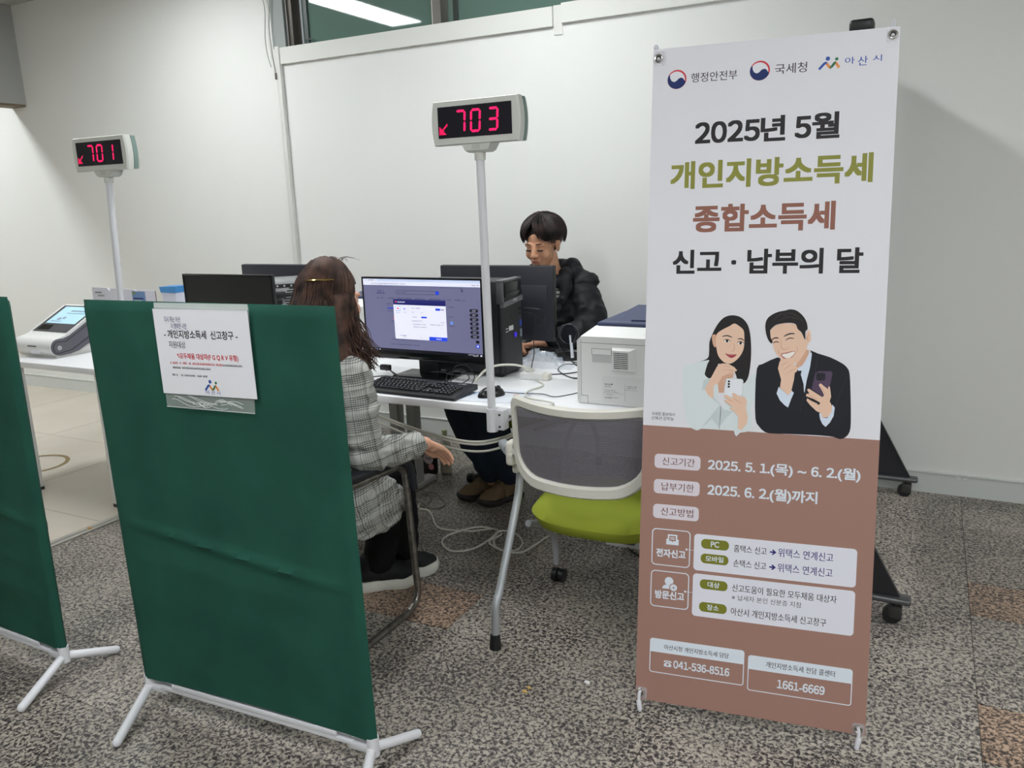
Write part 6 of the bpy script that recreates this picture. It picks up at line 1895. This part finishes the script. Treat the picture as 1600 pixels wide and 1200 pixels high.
for k in range(520):
    # start near the crown, sweep back and down round the head
    az = R(hr.uniform(-200, 8))          # -90 is straight back, 0 is the right ear
    th0, th1 = R(hr.uniform(4, 40)), R(hr.uniform(86, 104))
    s = hr.uniform(1.0, 1.075)
    pts = []
    for i in range(6):
        th = th0 + (th1 - th0) * i / 5
        q = V((0.086 * s * math.sin(th) * math.cos(az + 0.12 * math.sin(i)), -0.026 + 0.105 * s * math.sin(th) * math.sin(az), 0.030 + 0.100 * s * math.cos(th)))
        if q.y > -0.004 and q.z < 0.05:
            q.y = -0.004
        pts.append(hm @ q)
    last = inv @ pts[-1]
    cl = 0.5 + 0.5 * math.cos(az)        # 1 at the right side, 0 at the left
    if math.sin(az) < 0.25:
        j = hr.uniform(-0.012, 0.012)
        if last.x > 0.045:
            # right-hand locks: fall forward over the shoulder in loose waves
            x0 = pts[-1]
            wv = hr.uniform(0.004, 0.014)
            ph = hr.uniform(0, 6)
            end = V((-1.578 + hr.uniform(-0.065, 0.030), 2.055 + hr.uniform(-0.04, 0.03), 0.935 + hr.uniform(-0.012, 0.05)))
            for i in range(1, 6):
                f = i / 5
                p = x0.lerp(end, f ** 1.9)
                p.z = x0.z + (end.z - x0.z) * f
                p += V((wv * math.sin(ph + f * 7), wv * math.cos(ph + f * 6), 0))
                pts.append(p)
        else:
            x0 = pts[-1]
            end = V((x0.x + (-1.775 - x0.x) * 0.12 + j, 1.885 + hr.uniform(-0.02, 0.01), 0.88 + hr.uniform(-0.03, 0.06)))
            for i in range(1, 5):
                f = i / 4
                p = x0.lerp(end, f)
                p.y = x0.y + (end.y - x0.y) * f ** 0.6
                p += V((0.005 * math.sin(k + f * 6), 0.004 * math.cos(k + f * 5), 0))
                pts.append(p)
    strand(hb, pts, hr.uniform(0.0032, 0.0052), 0.0008)
for k in range(170):
    a = hm @ V((hr.uniform(0.010, 0.068), hr.uniform(-0.10, -0.045), hr.uniform(-0.02, 0.03)))
    back = hr.random() < 0.5
    e = V((-1.69 + hr.uniform(-0.05, 0.06), 1.925 + hr.uniform(-0.02, 0.03), 0.915 + hr.uniform(-0.03, 0.03))) if back else V((-1.585 + hr.uniform(-0.055, 0.025), 2.04 + hr.uniform(-0.05, 0.03), 0.945 + hr.uniform(-0.015, 0.03)))
    wv = hr.uniform(0.003, 0.012); ph = hr.uniform(0, 6)
    pts = [a]
    for i in range(1, 6):
        f = i / 5
        p = a.lerp(e, f ** 1.7); p.z = a.z + (e.z - a.z) * f
        pts.append(p + V((wv * math.sin(ph + f * 7), wv * math.cos(ph + f * 6), 0)))
    strand(hb, pts, hr.uniform(0.003, 0.0055), 0.0012)
# a few loose hairs on the crown and by the cheek
for k in range(9):
    a = hm @ V((hr.uniform(-0.03, 0.05), -0.02 + hr.uniform(-0.03, 0.03), 0.126))
    strand(hb, [a, a + V((hr.uniform(-0.02, 0.03), 0.01, 0.012)), a + V((hr.uniform(-0.02, 0.06), 0.02, 0.006 + hr.uniform(-0.006, 0.006)))], 0.0009, 0.0004, 4)
for k in range(8):
    a = hm @ V((0.075, -0.02 + 0.004 * k, -0.04))
    e = V((-1.600 + hr.uniform(-0.01, 0.03), 2.10 + hr.uniform(-0.02, 0.02), 0.96 + hr.uniform(-0.01, 0.05)))
    strand(hb, [a, a.lerp(e, 0.4) + V((0.012, 0, 0)), a.lerp(e, 0.75) + V((-0.008, 0, 0)), e], 0.0014, 0.0005, 4)
ho = obj('hair', hb, hair_mat('hair_brown', (36, 25, 22), (92, 65, 54), 26), tw, ang=70)
cm = MB()
def on_cap(x, z, s=1.145):
    return hm @ V((x, -0.026 - 0.105 * s * math.sqrt(max(0.02, 1 - (x / 0.101) ** 2 - ((z - 0.030) / 0.110) ** 2)), z))
cpts = [on_cap(0.000 + 0.074 * k / 6, 0.060 + 0.004 * k / 6) for k in range(7)]
cm.tube(cpts, [0.0024, 0.0036, 0.0046, 0.0048, 0.0044, 0.0036, 0.0024], 8, flat=0.7)
obj('hair_clip', cm, M('clip_gold', (226, 196, 120), 0.2, 1.0), ho, label='gold bar hair clip')

# ================================================================ the man behind the monitor
MO = V((-1.70, 3.72, 0))
tm = thing('person', MO, 'man with black hair in a black hooded jacket looking down behind a monitor', 'person')
mskin = skin_mat('skin_tan', (206, 156, 124), (194, 140, 110))
mm = frame((-1.700, 3.635, 1.232), (-0.05, -0.95, -0.22))
mb = MB()
head_solids(mb, mm, 1.0)
mb.chain([mm @ V((0, -0.02, -0.06)), V((-1.69, 3.68, 1.11)), V((-1.685, 3.72, 1.02))], [0.058, 0.058, 0.072])
mb.ell((-1.68, 3.76, 0.88), (0.175, 0.105, 0.17)).ell((-1.685, 3.785, 0.68), (0.15, 0.11, 0.16)).ell((-1.70, 3.80, 0.545), (0.165, 0.13, 0.085))
mR = [V((-1.68, 3.75, 0.99)), V((-1.865, 3.745, 0.965)), V((-1.945, 3.665, 0.785)), V((-1.80, 3.465, 0.765))]
mL = [V((-1.68, 3.75, 0.99)), V((-1.525, 3.75, 0.960)), V((-1.475, 3.670, 0.782)), V((-1.630, 3.475, 0.765))]
mb.chain(mR, [0.07, 0.052, 0.042, 0.029]); mb.chain(mL, [0.07, 0.052, 0.042, 0.029])
hand_solids(mb, mL[3], (-0.12, -0.035, -0.012), (0.0, -0.1, -1.0), -1, curl=0.38, sc=1.0)
hand_solids(mb, mR[3], (0.09, -0.05, -0.012), (0.0, -0.1, -1.0), 1, curl=0.38, sc=1.0)
legs = ((V((-1.79, 3.77, 0.535)), V((-2.035, 3.30, 0.53)), V((-1.860, 3.325, 0.10))), (V((-1.61, 3.77, 0.535)), V((-1.905, 3.31, 0.53)), V((-1.765, 3.335, 0.10))))
for l in legs:
    mb.chain(l, [0.08, 0.058, 0.042])
bme = remesh(mb, 0.0042, 3)
bo = obj('body', bme, mskin, tm, ang=180)
# eyes cast down, brows, lips
dk = M('lash_black', (30, 24, 22), 0.6)
for s in (-1, 1):
    pts = [mm @ V((s * 0.031 + u, 0.0915 - 9.0 * (u * u) + d_, -0.0085 + 12 * u * u)) for u, d_ in ((-0.014, -0.002), (-0.007, -0.001), (0, -0.001), (0.007, -0.001), (0.014, -0.002))]
    obj('eyelashes', MB().tube(catmull(pts, 4), [0.0018] + [0.0034] * (4 * 4 - 1) + [0.0018], 6), dk, tm)
    pts = [mm @ V((s * u, y, z)) for u, y, z in ((0.014, 0.0905, 0.0215), (0.026, 0.0915, 0.0255), (0.040, 0.086, 0.0245), (0.050, 0.077, 0.0195))]
    obj('eyebrow', MB().tube(catmull(pts, 5), [0.0022] + [0.0036] * 8 + [0.003] * 6 + [0.0012], 8, flat=0.55), M('brow_black', (40, 32, 29), 0.8), tm)
obj('lips', MB().cap(mm @ V((-0.018, 0.0915, -0.0615)), mm @ V((0, 0.0985, -0.0585)), 0.0030, 0.0042, 10).cap(mm @ V((0.018, 0.0915, -0.0615)), mm @ V((0, 0.0985, -0.0585)), 0.0030, 0.0042, 10).cap(mm @ V((-0.013, 0.0925, -0.068)), mm @ V((0.013, 0.0925, -0.068)), 0.0042, 0.0042, 10), M('lip_rose', (176, 110, 96), 0.45), tm)
# hair: dense cap with a parted fringe
hr = random.Random(5)
hb = MB()
hb.ell((0, -0.030, 0.042), (0.096, 0.102, 0.096), mm, 40, 26)
def trim(vs):
    inv = mm.inverted()
    out = []
    for p in vs:
        q = inv @ V(p)
        if q.z < 0.030 and q.y > -0.015:
            q.z = 0.030 + (q.z - 0.030) * 0.1
            q.y = min(q.y, 0.05)
        out.append(tuple(mm @ q))
    return out
hb.v = trim(hb.v)
for k in range(760):
    az = R(hr.uniform(-180, 180))        # 90 is straight ahead
    clump = noise.noise(V((math.cos(az) * 3.2, math.sin(az) * 3.2, 1.7)))
    sa = math.sin(az)
    th0 = R(hr.uniform(2, 45))
    front = max(0.0, sa)
    part = math.exp(-((math.degrees(az) - 84) / 9.0) ** 2)      # the parting over the brow
    th1 = R(114 - 21 * front ** 1.3 + hr.uniform(-8, 5) + 16 * clump * front - 36 * part)
    if abs(math.cos(az)) > 0.85 and sa > -0.3:
        th1 = R(96 + hr.uniform(-9, 4))   # trimmed above the ears
    s = hr.uniform(0.98, 1.07) + 0.07 * clump
    sw = hr.uniform(-0.05, 0.05) + 0.22 * (1 if math.degrees(az) < 84 else -1) * front * -1
    pts = []
    for i in range(7):
        f = i / 6
        th = th0 + (th1 - th0) * f
        a2 = az + sw * f * f
        lift = 1 + 0.10 * math.sin(PI * f) * (0.4 + 0.6 * front)
        pts.append(mm @ V((0.098 * s * lift * math.sin(th) * math.cos(a2), -0.026 + 0.114 * s * lift * math.sin(th) * math.sin(a2), 0.040 + 0.102 * s * math.cos(th) + 0.004 * math.sin(PI * f))))
    strand(hb, pts, hr.uniform(0.0022, 0.0052), 0.0007)
for k in range(14):
    a = mm @ V((hr.uniform(-0.03, 0.03), hr.uniform(-0.03, 0.02), 0.128))
    strand(hb, [a, a + V((hr.uniform(-0.02, 0.02), hr.uniform(-0.02, 0.02), 0.012)), a + V((hr.uniform(-0.05, 0.05), hr.uniform(-0.03, 0.03), 0.008))], 0.001, 0.0004, 4)
obj('hair', hb, hair_mat('hair_black', (18, 15, 16), (62, 50, 48), 24), tm, ang=70)
# striped shirt at the neck
sh = MB()
sh.ell((-1.684, 3.712, 0.985), (0.085, 0.070, 0.070))
stripe = bpy.data.materials.new('striped_shirt')
stripe.use_nodes = True
t_ = stripe.node_tree
wv_ = t_.nodes.new('ShaderNodeTexWave'); wv_.bands_direction = 'Z'; wv_.inputs['Scale'].default_value = 16; wv_.inputs['Distortion'].default_value = 0.6
rp_ = t_.nodes.new('ShaderNodeValToRGB'); rp_.color_ramp.elements[0].position = 0.25; rp_.color_ramp.elements[1].position = 0.35
rp_.color_ramp.elements[0].color = rgb((50, 50, 56)); rp_.color_ramp.elements[1].color = rgb((224, 222, 218))
tc_ = t_.nodes.new('ShaderNodeTexCoord')
t_.links.new(tc_.outputs['Object'], wv_.inputs['Vector']); t_.links.new(wv_.outputs['Fac'], rp_.inputs['Fac']); t_.links.new(rp_.outputs['Color'], t_.nodes['Principled BSDF'].inputs['Base Color'])
obj('shirt', sh, stripe, tm, ang=180)
# jacket with its hood lying on the shoulders
jk = MB()
jk.ell((-1.68, 3.775, 0.87), (0.205, 0.135, 0.18)).ell((-1.685, 3.79, 0.68), (0.190, 0.150, 0.19)).ell((-1.69, 3.80, 0.57), (0.195, 0.155, 0.09))
jk.chain([V((-1.75, 3.765, 1.00)), V((-1.865, 3.75, 0.962)), V((-1.930, 3.705, 0.865)), V((-1.948, 3.665, 0.800)), V((-1.83, 3.505, 0.777))], [0.06, 0.078, 0.078, 0.066, 0.046])
jk.chain([V((-1.61, 3.765, 1.00)), V((-1.530, 3.755, 0.962)), V((-1.480, 3.715, 0.865)), V((-1.474, 3.672, 0.805)), V((-1.605, 3.505, 0.777))], [0.06, 0.078, 0.080, 0.068, 0.046])
cen = V((-1.684, 3.735, 1.075))
ring = []
for k in range(17):
    a = R(-62 - 296 * k / 16 + 0)
    ring.append(cen + V((0.112 * math.cos(a), 0.092 * math.sin(a), 0.030 * math.sin(a) + 0.004 * math.sin(3 * a))))
jk.chain(ring, [0.030 + 0.016 * math.sin(PI * k / 16) for k in range(17)])
jk.ell((-1.605, 3.775, 1.100), (0.050, 0.060, 0.050)).ell((-1.545, 3.780, 1.030), (0.080, 0.070, 0.058)).ell((-1.70, 3.86, 1.02), (0.12, 0.055, 0.085)).ell((-1.78, 3.79, 1.02), (0.08, 0.07, 0.065))
jk.chain([V((-1.600, 3.690, 1.085)), V((-1.590, 3.665, 1.02)), V((-1.60, 3.635, 0.945))], [0.030, 0.028, 0.016])
jk.chain([V((-1.765, 3.665, 1.035)), V((-1.775, 3.640, 0.975)), V((-1.755, 3.625, 0.925))], [0.026, 0.024, 0.016])
jme = remesh(jk, 0.007, 2)
wrinkle(jme, 0.0075, 11.0, 5.7, (1, 1, 1.3))
jo = obj('hooded_jacket', jme, M('jacket_black', (26, 26, 31), 0.62, spec=0.3, bump=(90, 0.12, 0.002)), tm, ang=180)
obj('zip', MB().tube(catmull([(-1.70, 3.640, 0.96), (-1.70, 3.634, 0.86), (-1.70, 3.632, 0.74)], 5), 0.005, 6), dark_grey, jo)
# jeans and clogs
tr = MB()
tr.ell((-1.70, 3.81, 0.54), (0.18, 0.145, 0.085))
tr.chain([legs[0][0], legs[0][1], V((-1.940, 3.305, 0.30)), V((-1.862, 3.320, 0.145))], [0.105, 0.090, 0.082, 0.068])
tr.chain([legs[1][0], legs[1][1], V((-1.830, 3.315, 0.30)), V((-1.766, 3.330, 0.145))], [0.105, 0.090, 0.084, 0.070])
tme = remesh(tr, 0.009, 4)
wrinkle(tme, 0.005, 12.0, 2.0)
obj('jeans', tme, M('jeans_navy', (40, 48, 60), 0.85, spec=0.2, bump=(500, 0.2, 0.0006)), tm, ang=180)
suede = M('clog_suede', (116, 98, 78), 0.9, spec=0.1, bump=(300, 0.2, 0.0008)); sole_d = M('clog_sole', (36, 32, 30), 0.6)
shoe(tm, (-1.850, 3.400), (-1.985, 3.195), suede, sole_d, 0.105, 0.028, 0.08, clog=True, name='clog')
shoe(tm, (-1.735, 3.385), (-1.850, 3.165), suede, sole_d, 0.105, 0.028, 0.08, clog=True, name='clog')
bpy.data.objects.remove(_to)
